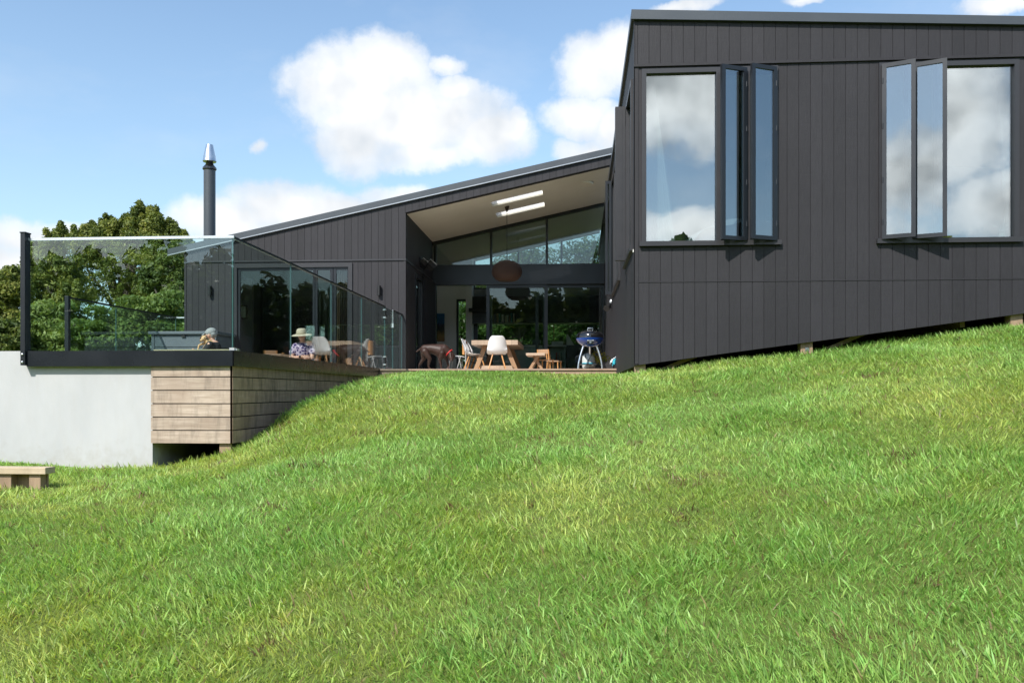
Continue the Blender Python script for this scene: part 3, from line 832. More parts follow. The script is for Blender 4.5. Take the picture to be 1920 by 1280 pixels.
# wall lights, floodlights, sensor
for px, py in ((393, 545.5), (710.5, 545)):
    x = atY(px, YL - .06); z = zz(py, x, YL)
    mb = MB(); mb.tube([(x, YL - .055, z - .105), (x, YL - .055, z + .105)], .042, 16); mb.box(x - .025, x + .025, YL - .03, YL, z - .05, z + .05)
    mb.build('wall_light', M['black'], house, True)
yf = atX(797, XR + .12)
fl_z = zz(497, XR, yf)
mb = MB(); mb.beam((XR, yf, fl_z + .12), (XR + .16, yf, fl_z + .1), .04, .04); mb.box(XR - .001, XR + .02, yf - .06, yf + .06, fl_z + .03, fl_z + .2)
fl = mb.build('floodlight', M['black'], house)
for sx, rx in ((.02, .12), (.20, .34)):
    mb = MB(); bm = bmesh.new(); bmesh.ops.create_cube(bm, size=1)
    mm = Matrix.Translation((XR + sx + .07, yf - .02 - sx * .3, fl_z + .02 - sx * .25)) @ Euler((R(-35), R(38), R(20))).to_matrix().to_4x4() @ Matrix.Diagonal((.2, .14, .16, 1))
    mb.bm(bm, mm); h_ = mb.build('lamp_head', M['joinery'], fl)
    mb = MB(); bm = bmesh.new(); bmesh.ops.create_cube(bm, size=1)
    mb.bm(bm, Matrix.Translation((XR + sx + .07, yf - .02 - sx * .3, fl_z + .02 - sx * .25)) @ Euler((R(-35), R(38), R(20))).to_matrix().to_4x4() @ Matrix.Translation((0, 0, .09)) @ Matrix.Diagonal((.21, .15, .02, 1)))
    mb.build('lamp_shield', M['bracket'], fl)
mb = MB(); y_ = atX(803, XR); z_ = zz(536, XR, y_); mb.bbox(XR, XR + .06, y_ - .05, y_ + .05, z_ - .06, z_ + .06, .01); mb.build('sensor', M['bracket'], house)
yl2 = 18.2
x_ = atY(1141, yl2); z_ = zz(574, x_, yl2)
mb = MB(); mb.box(x_ - .02, XC, yl2, yl2 + .06, z_ - .03, z_ + .03)
fl = mb.build('floodlight', M['black'], house)
mb = MB(); mb.tube([(x_ - .05, yl2 - .1, z_ - .06), (x_ + .0, yl2, z_)], [.07, .05], 12); mb.tube([(x_ + .08, yl2 - .1, z_ + .0), (x_ + .03, yl2, z_ + .03)], [.07, .05], 12); mb.build('lamp_head', M['black'], fl)
mb = MB(); mb.ball((x_ + .06, yl2 - .02, z_ + .09), (.045, .045, .06)); mb.build('sensor', M['bracket'], fl, True)

# ------------------------------------------------------------------ deck, pool wall, glass
YF = 9.05; XS = atY(438.5, YF); XW = atY(286, YF + .07)   # front edge, side edge, end of the plaster wall
YD = 16.12; XD1 = atY(1160, YD)
deck = thing('deck', 'raised timber deck wrapped in a black steel edge with weathered board skirt', 'deck', (-2, 16, 0))
def boards(mb, x0, x1, y0, y1, z0, z1, along, w=.14, g=.006):
    if along == 'x':
        y = y0
        while y < y1 - .01:
            mb.tone = random.random(); mb.box(x0, x1, y, min(y + w - g, y1), z0, z1); y += w
    else:
        x = x0
        while x < x1 - .01:
            mb.tone = random.random(); mb.box(x, min(x + w - g, x1), y0, y1, z0, z1); x += w
XT = atY(254, YF + .15)
mb = MB()
boards(mb, XT, XS - .02, YF + .10, 14.4, DECK - .03, DECK, 'y'); boards(mb, -8.5, XS - .02, 14.4, YL, DECK - .03, DECK, 'y')
boards(mb, XS - .02, XD1, YD, YL + .001, DECK - .03, DECK, 'x'); boards(mb, XR + .001, XD1 - .09, YL + .006, YB - .1, DECK - .03, DECK, 'x')
mb.build('decking', M['deck_y'], deck)
mb = MB()
mb.tone = .3; mb.bbox(XS - .02, XD1 + .02, YD - .025, YD - .002, DECK - .032, DECK + .003, .006)
mb.tone = .55; mb.box(XS - .02, XD1 + .0, YD - .0, YD + .03, DECK - .22, DECK - .034)
mb.tone = .5; mb.box(XD1 - .001, XD1 + .02, YD + .005, YD + 2, DECK - .22, DECK - .034)
mb.build('step_riser', M['deck'], deck)
mb = MB()
cz0, cz1 = DECK + .001, zz(651, XT, YF)
mb.tone = .9; mb.box(XT, XS - .05, YF + .08, YF + .2, cz0, cz0 + .018); mb.tone = .7; mb.box(atY(287, YF + .2), XS - .06, YF + .21, YF + .34, cz0 + .0, cz0 + .036)
mb.build('edge_board', M['pale_timber'], deck)
fz1, fz0 = zz(656.5, XS, YF), zz(686, XS, YF)
mb = MB(); mb.box(atY(50.5, YF), XS - .012, YF - .006, YF + .06, fz0, fz1)
mb.build('front_fascia', M['steel'], deck)
mb = MB(); y1_ = 16.10
ysp = atX(587, XS)
mb.hexa([(XS - .06, YF + .064, fz0), (XS, YF + .0, fz0), (XS, ysp - .003, fz0), (XS - .06, ysp - .003, fz0), (XS - .06, YF + .064, fz1), (XS, YF + .0, fz1), (XS, ysp - .003, fz1), (XS - .06, ysp - .003, fz1)])
mb.box(XS - .06, XS, ysp + .003, y1_, fz0, fz1)
mb.build('side_fascia', M['steel'], deck)
mb = MB(); mb.box(-8.5, XS - .06, YF + .4, 14.4, DECK - .25, DECK - .20) if False else None
# skirt boards
mbx, mby = MB(), MB()
pit = .1463; ztopb = fz0
zs_ = []
z = zz(705.2, XS, YF); zs_.append((z, ztopb + .02)); 
for k in range(5): zs_.append((z - pit, z - .011)); z -= pit
for k, (a, b) in enumerate(zs_):
    mbx.tone = .35 + .5 * random.random(); mbx.box(XW, XS - .032, YF + .035, YF + .06, a, b)
    mby.tone = .2 + .6 * random.random(); mby.box(XS - .055, XS - .03, YF + .035, 16.05, a, b)
mbx.build('skirt_front', M['board_x'], deck); mby.build('skirt_side', M['board_y'], deck)
mb = MB(); mb.box(XW + .02, XS - .065, YF + .062, YF + .066, zs_[-1][0] + .02, fz0); mb.box(XS - .075, XS - .058, YF + .1, 16, -.6, fz0); mb.build('lining', M['black'], deck)
mb = MB(); xa, xb = atY(411.5, YF + .07), atY(433, YF + .07); mb.box(xa, xb, YF + .07, YF + .2, gz(xa, YF) - .4, fz0 - .02); mb.build('post', M['pile'], deck)

wall = thing('pool_wall', 'smooth white plastered pool wall below the glass balustrade', 'wall', (-6, YF, -1))
mb = MB(); XP0 = atY(-420, YF)
mb.box(XP0, XW, YF + .07, YF + .25, -1.5, fz1 + .003); mb.box(XW - .2, XW, YF + .25, 14.2, -1.5, DECK - .05); mb.box(XP0, XP0 + .2, YF + .25, 14.4, -1.5, fz1 + .003); mb.box(XP0 + .2, XW - .2, 14.15, 14.35, -1.5, DECK - .05)
mb.build('plaster', M['plaster'], wall)
mb = MB(); mb.box(XP0 + .2, XW - .2, YF + .25, 14.15, -1.1, .34)
tag(mb.build('water', M['water']), None, None, None, 'structure')

bal = thing('glass_balustrade', 'frameless glass balustrade with gate around the near corner of the deck', 'balustrade', (XS, YF, DECK))
GT = zz(441.5, XS, YF)
def pane(parent, x0, x1, y0, y1, z0, z1, name='pane'):
    mb = MB(); thin = 'y' if (y1 - y0) < (x1 - x0) else 'x'
    mb.box(x0, x1, y0, y1, z0, z1)
    o = mb.build(name, [M['glass'], M['edge']], parent)
    for p in o.data.polygons:
        n = p.normal
        p.material_index = 0 if (abs(n.y) if thin == 'y' else abs(n.x)) > .9 else 1
    return o
X0f = atY(52.5, YF + .03); g = .012
pane(bal, X0f, XS - .015, YF + .03, YF + .03 + g, fz1 - .0, GT - .02)
pj = [440.5, 546, 621.5, 678.5, 722]
ye = [YF + .045] + [atX(p, XS - .03) for p in pj[1:]] + []
for a, b in zip(ye[:-1], ye[1:]): pane(bal, XS - .03 - g, XS - .03, a + .004, b - .004, fz1 if b < 16 else DECK + .02, GT - .02)
yg = atX(737, XS - .03)
pane(bal, XS - .03 - g, XS - .03, ye[-1] + .012, yg - .006, DECK + .06, GT - .02, 'gate')
pane(bal, XS - .03 - g, XS - .03, yg + .006, YL - .03, DECK + .02, GT - .02)
mb = MB(); mb.box(atY(50.5, YF), XS - .01, YF + .022, YF + .05, GT - .022, GT + .006); mb.build('front_rail', M['bracket'], bal)
mb = MB(); mb.box(XS - .052, XS - .020, YF + .055, ye[-1], GT - .022, GT + .004); mb.box(XS - .052, XS - .020, yg, YL - .01, GT - .022, GT + .004); mb.build('side_rail', M['joinery'], bal)
mb = MB(); xa, xb = atY(38.5, YF - .03), atY(47.2, YF - .03)
mb.bbox(xa, xb, YF - .035, YF + .065, zz(685, xa, YF), zz(438, xa, YF), .004); mb.bbox(xa - .006, xb + .006, YF - .041, YF + .071, zz(438, xa, YF), zz(435.5, xa, YF), .004)
po = mb.build('post', M['joinery'], bal)
for py in (664.5, 679): mb = MB(); z = zz(py, xa, YF); mb.ball(((xa + xb) / 2, YF - .04, z), (.014, .012, .014), 10); mb.build('bolt', M['stainless'], po, True)
mb = MB(); mb.box(XS - .06, XS - .005, YF + .02, YF + .075, fz1 - .0, fz1 + .03); mb.box(XS - .03, XS + .012, YF + .05, YF + .12, fz1, fz1 + .022); mb.build('corner_clamp', M['bracket'], bal)
for py in (587, 675):
    z = zz(py + 1, XS, ye[-1]); mb = MB(); y = ye[-1]
    mb.bbox(XS - .05, XS - .012, y - .045, y + .045, z - .065, z + .065, .008); h_ = mb.build('hinge', M['black'], bal)
    for q in (.066, -.088): mb = MB(); mb.box(XS - .055, XS - .008, y - .05, y + .05, z + q, z + q + .022); mb.build('hinge_clamp', M['bracket'], h_)
mb = MB(); z = zz(608, XS, yg); mb.box(XS - .05, XS - .015, yg - .03, yg + .02, z - .07, z + .02); mb.tube([(XS - .035, yg, z + .02), (XS - .035, yg, GT)], .008, 8); mb.build('latch', M['bracket'], bal)

bal2 = thing('glass_balustrade', 'low looking glass balustrade on the far left edge of the deck in front of trees', 'balustrade', (-8.4, 14.45, DECK))
xo = atY(127, 14.5)
mb = MB(); mb.bbox(xo - .035, xo + .035, 14.46, 14.53, DECK - .02, zz(555, xo, 14.5), .004); mb.build('post', M['joinery'], bal2)
GT2 = zz(559, xo, 14.5); yj = 16.1; YE2 = 18.62
pane(bal2, xo - .006, xo + .006, 14.55, yj - .005, DECK, GT2); pane(bal2, xo - .006, xo + .006, yj + .005, YE2, DECK, GT2)
XB2 = xo; pane(bal2, xo + .02, XL - .02, YE2, YE2 + g, DECK, GT2)
mb = MB(); mb.box(xo - .018, xo + .018, 14.53, YE2 + .02, GT2, GT2 + .03); mb.build('side_rail', M['joinery'], bal2)
mb = MB(); mb.box(xo + .02, XL - .015, YE2 - .01, YE2 + .025, GT2, GT2 + .03); mb.build('rear_rail', M['bracket'], bal2)

# storage box on the deck
SY0, SY1 = 17.45, 18.38
sx0, sx1 = atY(284, SY0), atY(405, SY0); sz = zz(627, sx0, SY0); sz2 = zz(621.5, sx0, SY0)
box_ = thing('storage_box', 'slate grey panelled storage box against the dark far wing wall', 'storage box', ((sx0 + sx1) / 2, 17.9, DECK))
mb = MB(); mb.box(sx0, sx1, SY0 + .02, SY1, DECK + .002, sz)
for k in range(3): z0 = DECK + .03 + k * (sz - DECK - .06) / 3; mb.tone = .4 + .1 * k; mb.box(sx0 + .07, sx1 - .07, SY0 + .002, SY0 + .02, z0 + .008, z0 + (sz - DECK - .06) / 3 - .008); mb.box(sx1, sx1 + .014, SY0 + .09, SY1 - .06, z0 + .008, z0 + (sz - DECK - .06) / 3 - .008)
mb.tone = .6
for x in (sx0, sx1 - .06): mb.box(x, x + .06, SY0 - .004, SY0 + .02, DECK + .002, sz)
mb.build('body', M['storage'], box_)
mb = MB(); mb.bbox(sx0 - .05, sx1 + .05, SY0 - .05, SY1 + .02, sz + .001, sz2, .01); mb.build('lid', M['storage'], box_)
mb = MB(); mb.box((sx0 + sx1) / 2 - .04, (sx0 + sx1) / 2 + .04, SY0 - .03, SY0 - .006, sz - .06, sz - .01); mb.build('handle', M['black'], box_)

# ------------------------------------------------------------------ timber bench lower left
by0 = 7.42
bx1 = atY(85, by0); bx0 = atY(-260, by0); bz1 = zz(876.5, bx1, by0); bz0 = zz(889, bx1, by0)
bench = thing('timber_bench', 'rough sawn sleeper bench in the grass below the white wall', 'bench', ((bx0 + bx1) / 2, by0, bz0 - .2))
mb = MB(); mb.bbox(bx0, bx1, by0, by0 + .15, bz0, bz1, .006); mb.build('seat', M['pale_timber'], bench)
for x in (bx1 - .12, atY(6, by0), bx0 + .3):
    mb = MB(); mb.bbox(x - .055, x + .055, by0 + .03, by0 + .12, gz(x, by0) - .3, bz0 - .001, .006); mb.build('leg', M['pile'], bench)
mb = MB(); mb.box(bx0 + .05, bx1 - .06, by0 + .121, by0 + .146, gz(bx1, by0) - .15, bz0 - .002); mb.build('back_plank', M['pile'], bench)

# ------------------------------------------------------------------ furniture in the recess
def eames():
    t = thing('dining_chair', 'x', 'chair', (0, 0, 0), 0, 'white shell chairs round the timber table')
    prof = [(-.235, .425, .205, .0), (-.20, .445, .225, .012), (-.10, .432, .235, .03), (.02, .425, .235, .045), (.10, .432, .232, .07), (.155, .465, .228, .10), (.19, .53, .225, .10), (.215, .62, .215, .075), (.24, .71, .195, .05), (.262, .785, .165, .03), (.275, .825, .12, .015)]
    mb = MB(); n = 13; rows = []
    for (y, z, hw, cur) in prof:
        row = []
        for k in range(n):
            s = -1 + 2 * k / (n - 1)
            back = max(0, min(1, (z - .45) / .1)) if y > .1 else 0
            up = cur * abs(s) ** 2.2
            row.append((s * hw, y - up * back * 1.1, z + up * (1 - back) * .9))
        rows.append(row)
    b = 0
    for r_ in rows: mb.v += r_
    for i in range(len(rows) - 1):
        for k in range(n - 1): mb.face([i * n + k, i * n + k + 1, (i + 1) * n + k + 1, (i + 1) * n + k])
    o = mb.build('shell', M['plastic'], t, True, False)
    sm = o.modifiers.new('thick', 'SOLIDIFY'); sm.thickness = .008
    ss = o.modifiers.new('sub', 'SUBSURF'); ss.levels = 1; ss.render_levels = 1
    for sx in (-1, 1):
        for sy_ in (-1, 1):
            mb = MB(); top = (sx * .10, sy_ * .09 - .02, .415); bot_ = (sx * .215, sy_ * .215 - .01, 0)
            mb.tube([top, ((top[0] + bot_[0]) / 2, (top[1] + bot_[1]) / 2, .2), bot_], [.014, .0145, .010], 8); mb.build('leg', M['oak'], t, True, False)
    mb = MB()
    q = {(sx, sy_): Vector((sx * .14, sy_ * .13 - .02, .27)) for sx in (-1, 1) for sy_ in (-1, 1)}
    mb.tube([q[1, 1], q[-1, -1]], .005, 6); mb.tube([q[1, -1], q[-1, 1]], .005, 6)
    for sx in (-1, 1): mb.tube([(sx * .12, -.12, .40), (sx * .12, .08, .40)], .007, 6)
    mb.tube([(-.12, -.11, .40), (.12, -.11, .40)], .007, 6); mb.tube([(-.12, .07, .40), (.12, .07, .40)], .007, 6)
    mb.build('brace', M['black'], t, False, False)
    return t
ch = eames()
cy = 19.28
ch.location = (atY(932, cy), cy, DECK); ch.rotation_euler = (0, 0, R(180 + 6)); ch['label'] = 'white shell chair at the near end of the timber table, back to the lawn'
ch.scale = (1.0, 1, 1)
tx0, tx1, ty0, ty1, tz = atY(884, 19.5), atY(971, 19.5), 19.5, 21.95, zz(637.5, -1.7, 19.5)
dup(ch, (tx0 - .02, 19.95, DECK), R(90 - 4), 'white shell chair in side view at the near left of the timber table')
dup(ch, (tx0 + .0, 20.75, DECK), R(90 + 3), 'white shell chair on the left side of the table, second from the lawn')
tb = thing('dining_table', 'thick topped timber table with splayed plank legs in the covered recess', 'table', ((tx0 + tx1) / 2, 20.7, DECK))
mb = MB()
for k in range(7):
    w_ = (tx1 - tx0) / 7; mb.tone = random.random(); mb.box(tx0 + k * w_, tx0 + (k + 1) * w_ - .003, ty0, ty1, tz - .105, tz)
mb.build('tabletop', M['table'], tb)
xm = (tx0 + tx1) / 2
for y in (ty0 + .28, ty1 - .30):
    for sg in (-1, 1):
        mb = MB(); mb.beam((xm + sg * .24, y, tz - .106), (xm + sg * .50, y, DECK + .001), .10, .075, (0, 1, 0)); mb.build('leg', M['table_leg'], tb)
mb = MB(); mb.box(xm - .40, xm + .40, ty0 + .30, ty0 + .36, DECK + .10, DECK + .18); mb.box(xm - .05, xm + .05, ty0 + .36, ty1 - .34, DECK + .10, DECK + .18); mb.build('stretcher', M['table'], tb)
# trestle stool
yS = 18.6
sx_, sz_ = atY(1004.5, yS), zz(662, atY(1004, yS), yS)
st = thing('trestle_stool', 'small timber stool on crossed legs beside the dining table', 'stool', (sx_, yS, DECK))
mb = MB(); mb.bbox(sx_ - .205, sx_ + .205, yS - .15, yS + .75, sz_ - .055, sz_, .006); mb.build('seat', M['table'], st)
for y in (yS + .0, yS + .6):
    mb = MB(); mb.beam((sx_ + .05, y, sz_ - .056), (sx_ - .17, y, DECK + .001), .055, .05, (0, 1, 0)); mb.build('leg', M['table_leg'], st)
    mb = MB(); mb.beam((sx_ - .05, y + .056, sz_ - .056), (sx_ + .17, y + .056, DECK + .001), .055, .05, (0, 1, 0)); mb.build('leg', M['table_leg'], st)
# child's wooden chairs
def small_chair(px, y, rz, label, s=1.0):
    x = atY(px, y)
    t = thing('small_wooden_chair', label, 'chair', (x, y, DECK), rz, 'small wooden chairs beside the stool')
    for sx in (-1, 1):
        mb = MB(); mb.tube([(sx * .13, -.13, 0), (sx * .125, -.12, .27)], .014, 8); mb.build('leg', M['oak'], t, True, False)
        mb = MB(); mb.tube([(sx * .135, .14, 0), (sx * .125, .125, .27), (sx * .13, .16, .50)], .014, 8); mb.build('leg', M['oak'], t, True, False)
    mb = MB(); mb.bbox(-.15, .15, -.15, .145, .262, .285, .006); mb.build('seat', M['table_leg'], t, False, False)
    mb = MB(); mb.bbox(-.135, .135, .140, .158, .40, .50, .006); mb.build('backrest', M['table_leg'], t, False, False)
small_chair(1023, 18.95, R(160), 'small wooden child chair right behind the crossed leg stool')
small_chair(1039, 19.8, R(75), 'small wooden child chair seen from its side, farther from the lawn than the stool')
# wire armchair behind the dog
yw = 20.35
xw = atY(866, yw)
wc = thing('garden_chair', 'thin metal framed garden chair with a wooden back slat behind the brown dog', 'chair', (xw, yw, DECK), 0)
mb = MB()
for sy_ in (-.22, .22):
    mb.tube([(-.30, sy_, 0), (-.25, sy_, .40), (-.22, sy_, .43), (.02, sy_, .41), (.09, sy_, .39)], .012, 8)
    mb.tube([(.04, sy_, 0), (-.05, sy_, .42)], .010, 8); mb.tube([(-.12, sy_, .0), (.0, sy_, .41)], .010, 8)
    mb.tube([(.13, sy_, 0), (.11, sy_, .8)], .016, 8)
mb.build('frame', M['bracket'], wc, True, False)
mb = MB(); mb.bbox(.04, .095, -.24, .24, .45, .80, .008); mb.build('backrest', M['oak'], wc, False, False)
mb = MB(); mb.box(-.22, .08, -.21, .21, .375, .395); mb.build('seat', M['joinery'], wc, False, False)
yb = 20.1
mb = MB(); xb_ = atY(861, yb); mb.ball((xb_, yb, DECK + .075), .072, 16)
tag(mb.build('ball', M['black'], None, True), 'small black ball on the deck under the garden chair', 'ball')

# barbecue
yq = 16.75
xq = atY(1106.5, yq)
bq = thing('barbecue', 'round blue barbecue with black lid on curved silver legs at the deck edge', 'barbecue', (xq, yq, DECK))
Zq = lambda py: zz(py, xq, yq) - DECK
r_ = 26.5 / F * dep(xq, yq)
mb = MB(); mb.lathe([(.02, Zq(650)), (r_ * .55, Zq(648)), (r_ * .86, Zq(642)), (r_ * .98, Zq(637)), (r_, Zq(634)), (r_ * .97, Zq(634))], (0, 0, 0), 36); mb.build('bowl', M['blue'], bq, True, False)
mb = MB(); mb.lathe([(r_ * .96, Zq(633.8)), (r_ * .955, Zq(630)), (r_ * .92, Zq(626.5)), (r_ * .75, Zq(622.5)), (r_ * .45, Zq(620.3)), (.02, Zq(619.8))], (0, 0, 0), 36); lid = mb.build('lid', M['gloss_black'], bq, True, False)
mb = MB(); mb.tube([(-.05, 0, Zq(620.5)), (-.045, 0, Zq(615)), (.045, 0, Zq(615)), (.05, 0, Zq(620.5))], .012, 8); mb.lathe([(.03, Zq(620.3)), (.035, Zq(619)), (.02, Zq(618.5))], (0, 0, 0), 12); mb.build('handle', M['stainless'], lid, True, False)
for a in (205, 335, 90):
    ca, sa = math.cos(R(a)), math.sin(R(a)); mb = MB()
    pts = []
    for k in range(7):
        f = k / 6; rr = r_ * (.52 + .42 * math.sin(f * 1.45)); pts.append((ca * rr, sa * rr, Zq(649) * (1 - f)))
    mb.tube(pts, .021, 10); mb.build('leg', M['stainless'], bq, True, False)
mb = MB(); mb.box(-.065, .065, -r_ * .80 - .03, -r_ * .6, Zq(646.5), Zq(640)); mb.build('control_panel', M['joinery'], bq, False, False)
mb = MB(); mb.tube([(0, -r_ * .80 - .06, Zq(643)), (0, -r_ * .80 - .031, Zq(643))], .022, 14); mb.build('knob', M['stainless'], bq, True, False)
mb = MB(); mb.box(-.062, .062, -r_ * .80 - .034, -r_ * .70, Zq(640), Zq(637.8)); mb.build('label_plate', M['bracket'], bq, False, False)
mb = MB(); mb.bbox(-.21, .13, -.14, .14, Zq(683.5), Zq(682), .004); mb.build('shelf', M['joinery'], bq, False, False)
# gas bottle
yq2 = 17.02; xg = atY(1104, yq2)
gb = thing('gas_bottle', 'pale grey gas bottle standing under the blue barbecue', 'gas bottle', (xg, yq2, DECK))
mb = MB(); mb.lathe([(.09, .002), (.11, .02), (.13, .06), (.133, .10), (.133, .22), (.12, .28), (.07, .325), (.03, .335)], (0, 0, 0), 24); mb.build('body', M['bottle'], gb, True, False)
mb = MB(); mb.lathe([(.135, .115), (.136, .12), (.136, .135), (.135, .14)], (0, 0, 0), 24); mb.build('band', M['teal'], gb, True, False)
mb = MB(); mb.lathe([(.02, .33), (.022, .38), (.012, .39)], (0, 0, 0), 10); mb.tube([(0, -.02, .37), (-.06, -.08, .36), (-.075, -.12, .25), (-.02, -.14, .18), (.06, -.1, .3), (.05, 0, .45), (0, .05, Zq(648))], .008, 8); mb.build('valve_hose', M['black'], gb, True, False)

# ------------------------------------------------------------------ foliage helpers
def leaf_cloud(rng, clumps, n, size, aspect=.45, jit=1.0, shell=.55, up=.3, sunny=None):
    """n rhombic leaves in ellipsoidal clumps (cx,cy,cz,rx,ry,rz,weight); returns verts, quads, tone"""
    cl = np.array(clumps, float); w = cl[:, 3] * cl[:, 5] * cl[:, 6]; w /= w.sum()
    idx = rng.choice(len(cl), n, p=w); c = cl[idx]
    v = rng.normal(size=(n, 3)); v /= np.linalg.norm(v, axis=1)[:, None]
    rad = shell + (1 - shell) * rng.random(n) ** .6
    rad *= 1 + rng.normal(0, .10, n) * jit
    p = c[:, :3] + v * rad[:, None] * c[:, 3:6]
    nrm = v * .8 + rng.normal(size=(n, 3)) * .7 + np.array([0, 0, up]); nrm /= np.linalg.norm(nrm, axis=1)[:, None]
    a = np.cross(nrm, rng.normal(size=(n, 3))); a /= np.linalg.norm(a, axis=1)[:, None]; b = np.cross(nrm, a)
    s = size * rng.uniform(.6, 1.35, n)[:, None]
    V = np.stack([p - a * s, p + b * s * aspect, p + a * s, p - b * s * aspect], 1)
    V[:, 1] += nrm * s * .15; V[:, 3] += nrm * s * .15
    tone = np.clip(.42 + rng.normal(0, .20, n) + (rng.random(len(cl))[idx] - .5) * .62, 0, 1)
    return V.reshape(-1, 3), np.arange(n * 4).reshape(-1, 4), tone
def leaf_obj(name, V, Fc, tone, material, parent=None, base=(0, 0, 0)):
    me = np_mesh(name, V - np.array(base), Fc, 4); at = me.attributes.new('tone', 'FLOAT', 'FACE'); at.data.foreach_set('value', tone.astype(np.float32))
    me.materials.append(material); o = bpy.data.objects.new(name, me); COL.objects.link(o)
    if parent: o.parent = parent
    return o
def sub_clumps(rng, blobs, per, rmin, rmax, spikes=0):
    out = []
    for (x, y, z, rx, ry, rz_) in blobs:
        for _ in range(per):
            v = rng.normal(size=3); v /= np.linalg.norm(v); q = rng.uniform(.35, 1.16)
            r = rng.uniform(rmin, rmax) * (1.25 - .5 * q); out.append((x + v[0] * rx * q, y + v[1] * ry * q, z + v[2] * rz_ * q, r * 1.25, r * 1.25, r * rng.uniform(.4, .75), 1))
        for _ in range(int(per * spikes)):
            v = rng.normal(size=3); v[2] = abs(v[2]) * .9 + .1; v /= np.linalg.norm(v); q = rng.uniform(1.02, 1.36); r = rng.uniform(.11, .22)
            out.append((x + v[0] * rx * q, y + v[1] * ry * q, z + v[2] * rz_ * q, r, r, r * rng.uniform(1.4, 2.6), 2.2))
    return out
def P(px, py, Y): X = atY(px, Y); return X, Y, zz(py, X, Y)
def tree(name, label, cat, base, blobs, n, leaf, material, seed, per=26, rr=(.45, .95), trunk=.28, group=None, aspect=.4, spikes=0, sprays=()):
    rng = np.random.default_rng(seed); t = thing(name, label, cat, base, 0, group)
    cl = sub_clumps(rng, blobs, per, *rr, spikes)
    for (px, py, Y) in sprays:
        for k, (du, r, wt) in enumerate(((5, .13, 6), (12, .20, 4), (21, .28, 3), (32, .36, 2))):
            X_, Y_, z_ = P(px + rng.normal() * (1 + k), py + du, Y); cl.append((X_, Y_ + rng.normal() * .2, z_, r, r, r * 1.35, wt))
    V, Fc, tone = leaf_cloud(rng, cl, n, leaf, aspect)
    leaf_obj('crown', V, Fc, tone, material, t, base)
    mb = MB(); cz = sum(b[2] for b in blobs) / len(blobs)
    top = Vector((sum(b[0] for b in blobs) / len(blobs), sum(b[1] for b in blobs) / len(blobs), cz))
    B = Vector(base); mid = B.lerp(top, .5) + Vector((rng.normal() * .2, rng.normal() * .2, 0))
    mb.tube([B - Vector((0, 0, .4)), mid, top], [trunk, trunk * .75, trunk * .4], 10)
    for c in cl[::max(1, len(cl) // 22)]:
        e = Vector(c[:3]); s0 = mid.lerp(top, rng.random() * .9); m_ = s0.lerp(e, .5) + Vector((0, 0, .25))
        mb.tube([s0, m_, e], [trunk * .35, trunk * .22, .03], 6)
    mb.build('trunk', M['bark'], t, True)
    return t
def blob(px, py, Y, rpx, rpy, ry=None):
    X, Y, z = P(px, py, Y); k = dep(X, Y) / F
    return (X, Y, z, rpx * k, (ry or rpx * k), rpy * k)
T = 'trees beyond the deck'
tree('evergreen_tree', 'tallest spiky topped evergreen tree behind the deck balustrade', 'tree', (atY(240, 39), 39, -1.5),
     [blob(258, 446, 39, 20, 28), blob(294, 456, 39, 18, 24), blob(205, 462, 39, 30, 18), blob(165, 485, 39, 36, 38), blob(250, 495, 38.5, 66, 50), blob(305, 500, 39, 34, 45), blob(200, 540, 38.5, 60, 45), blob(290, 560, 38.5, 50, 40)], 80000, .08, M['leaf_tree'], 3, 22, (.32, .66), .38, T, .36, .5, [(a, b, 39) for a, b in ((266, 378), (260, 388), (252, 396), (291, 387), (284, 400), (303, 404), (316, 408), (324, 420), (321, 434), (236, 400), (226, 412), (201, 402), (210, 410), (190, 412), (168, 412), (158, 418), (142, 424), (122, 418), (112, 428), (345, 432), (355, 444), (336, 440), (244, 408), (272, 404))])
tree('evergreen_tree', 'narrower evergreen tree rising just right of the tall glass post', 'tree', (atY(90, 36), 36, -1.5),
     [blob(90, 486, 36, 16, 18), blob(112, 510, 36, 30, 32), blob(80, 530, 36, 34, 40), blob(130, 570, 36, 40, 40)], 34000, .085, M['leaf_tree'], 4, 30, (.32, .6), .28, T, .36, .4, [(a, b, 36) for a, b in ((94, 432), (84, 446), (104, 444), (68, 452), (60, 470), (112, 462))])
tree('evergreen_tree', 'dark evergreen tree at the far left edge outside the glass', 'tree', (atY(10, 34), 34, -1.5),
     [blob(22, 540, 34, 26, 26), blob(-20, 560, 34, 40, 50), blob(20, 610, 34, 40, 40), blob(-60, 600, 34, 50, 60)], 36000, .085, M['leaf_tree'], 5, 28, (.32, .62), .28, T, .36, .4, [(a, b, 34) for a, b in ((18, 506), (34, 502), (4, 512), (26, 516), (44, 520))])
tree('evergreen_tree', 'dark rounded evergreen close behind the far end of the black wing', 'tree', (atY(340, 33), 33, -1.5),
     [blob(335, 500, 33, 26, 38), blob(345, 560, 33, 30, 40), blob(300, 520, 34, 24, 30)], 26000, .085, M['leaf_dark'], 6, 26, (.3, .55), .25, T, .4, .3)
G = 'bushes beyond the deck'
tree('bush', 'light green bush behind the foot of the far glass panel', 'bush', (atY(270, 28), 28, -1.2), [blob(255, 690, 28, 60, 34), blob(320, 700, 28, 50, 34), blob(255, 600, 28, 40, 34), blob(310, 590, 28, 34, 38), blob(330, 640, 28, 40, 40)], 22000, .08, M['leaf_bush'], 8, 22, (.25, .5), .1, G)
tree('bush', 'light green bush left of the inner glass post', 'bush', (atY(90, 28), 28, -1.2), [blob(90, 690, 28, 60, 34), blob(90, 600, 28, 36, 40), blob(60, 640, 28, 30, 40), blob(130, 640, 28, 40, 36)], 20000, .08, M['leaf_bush'], 9, 22, (.25, .5), .1, G)
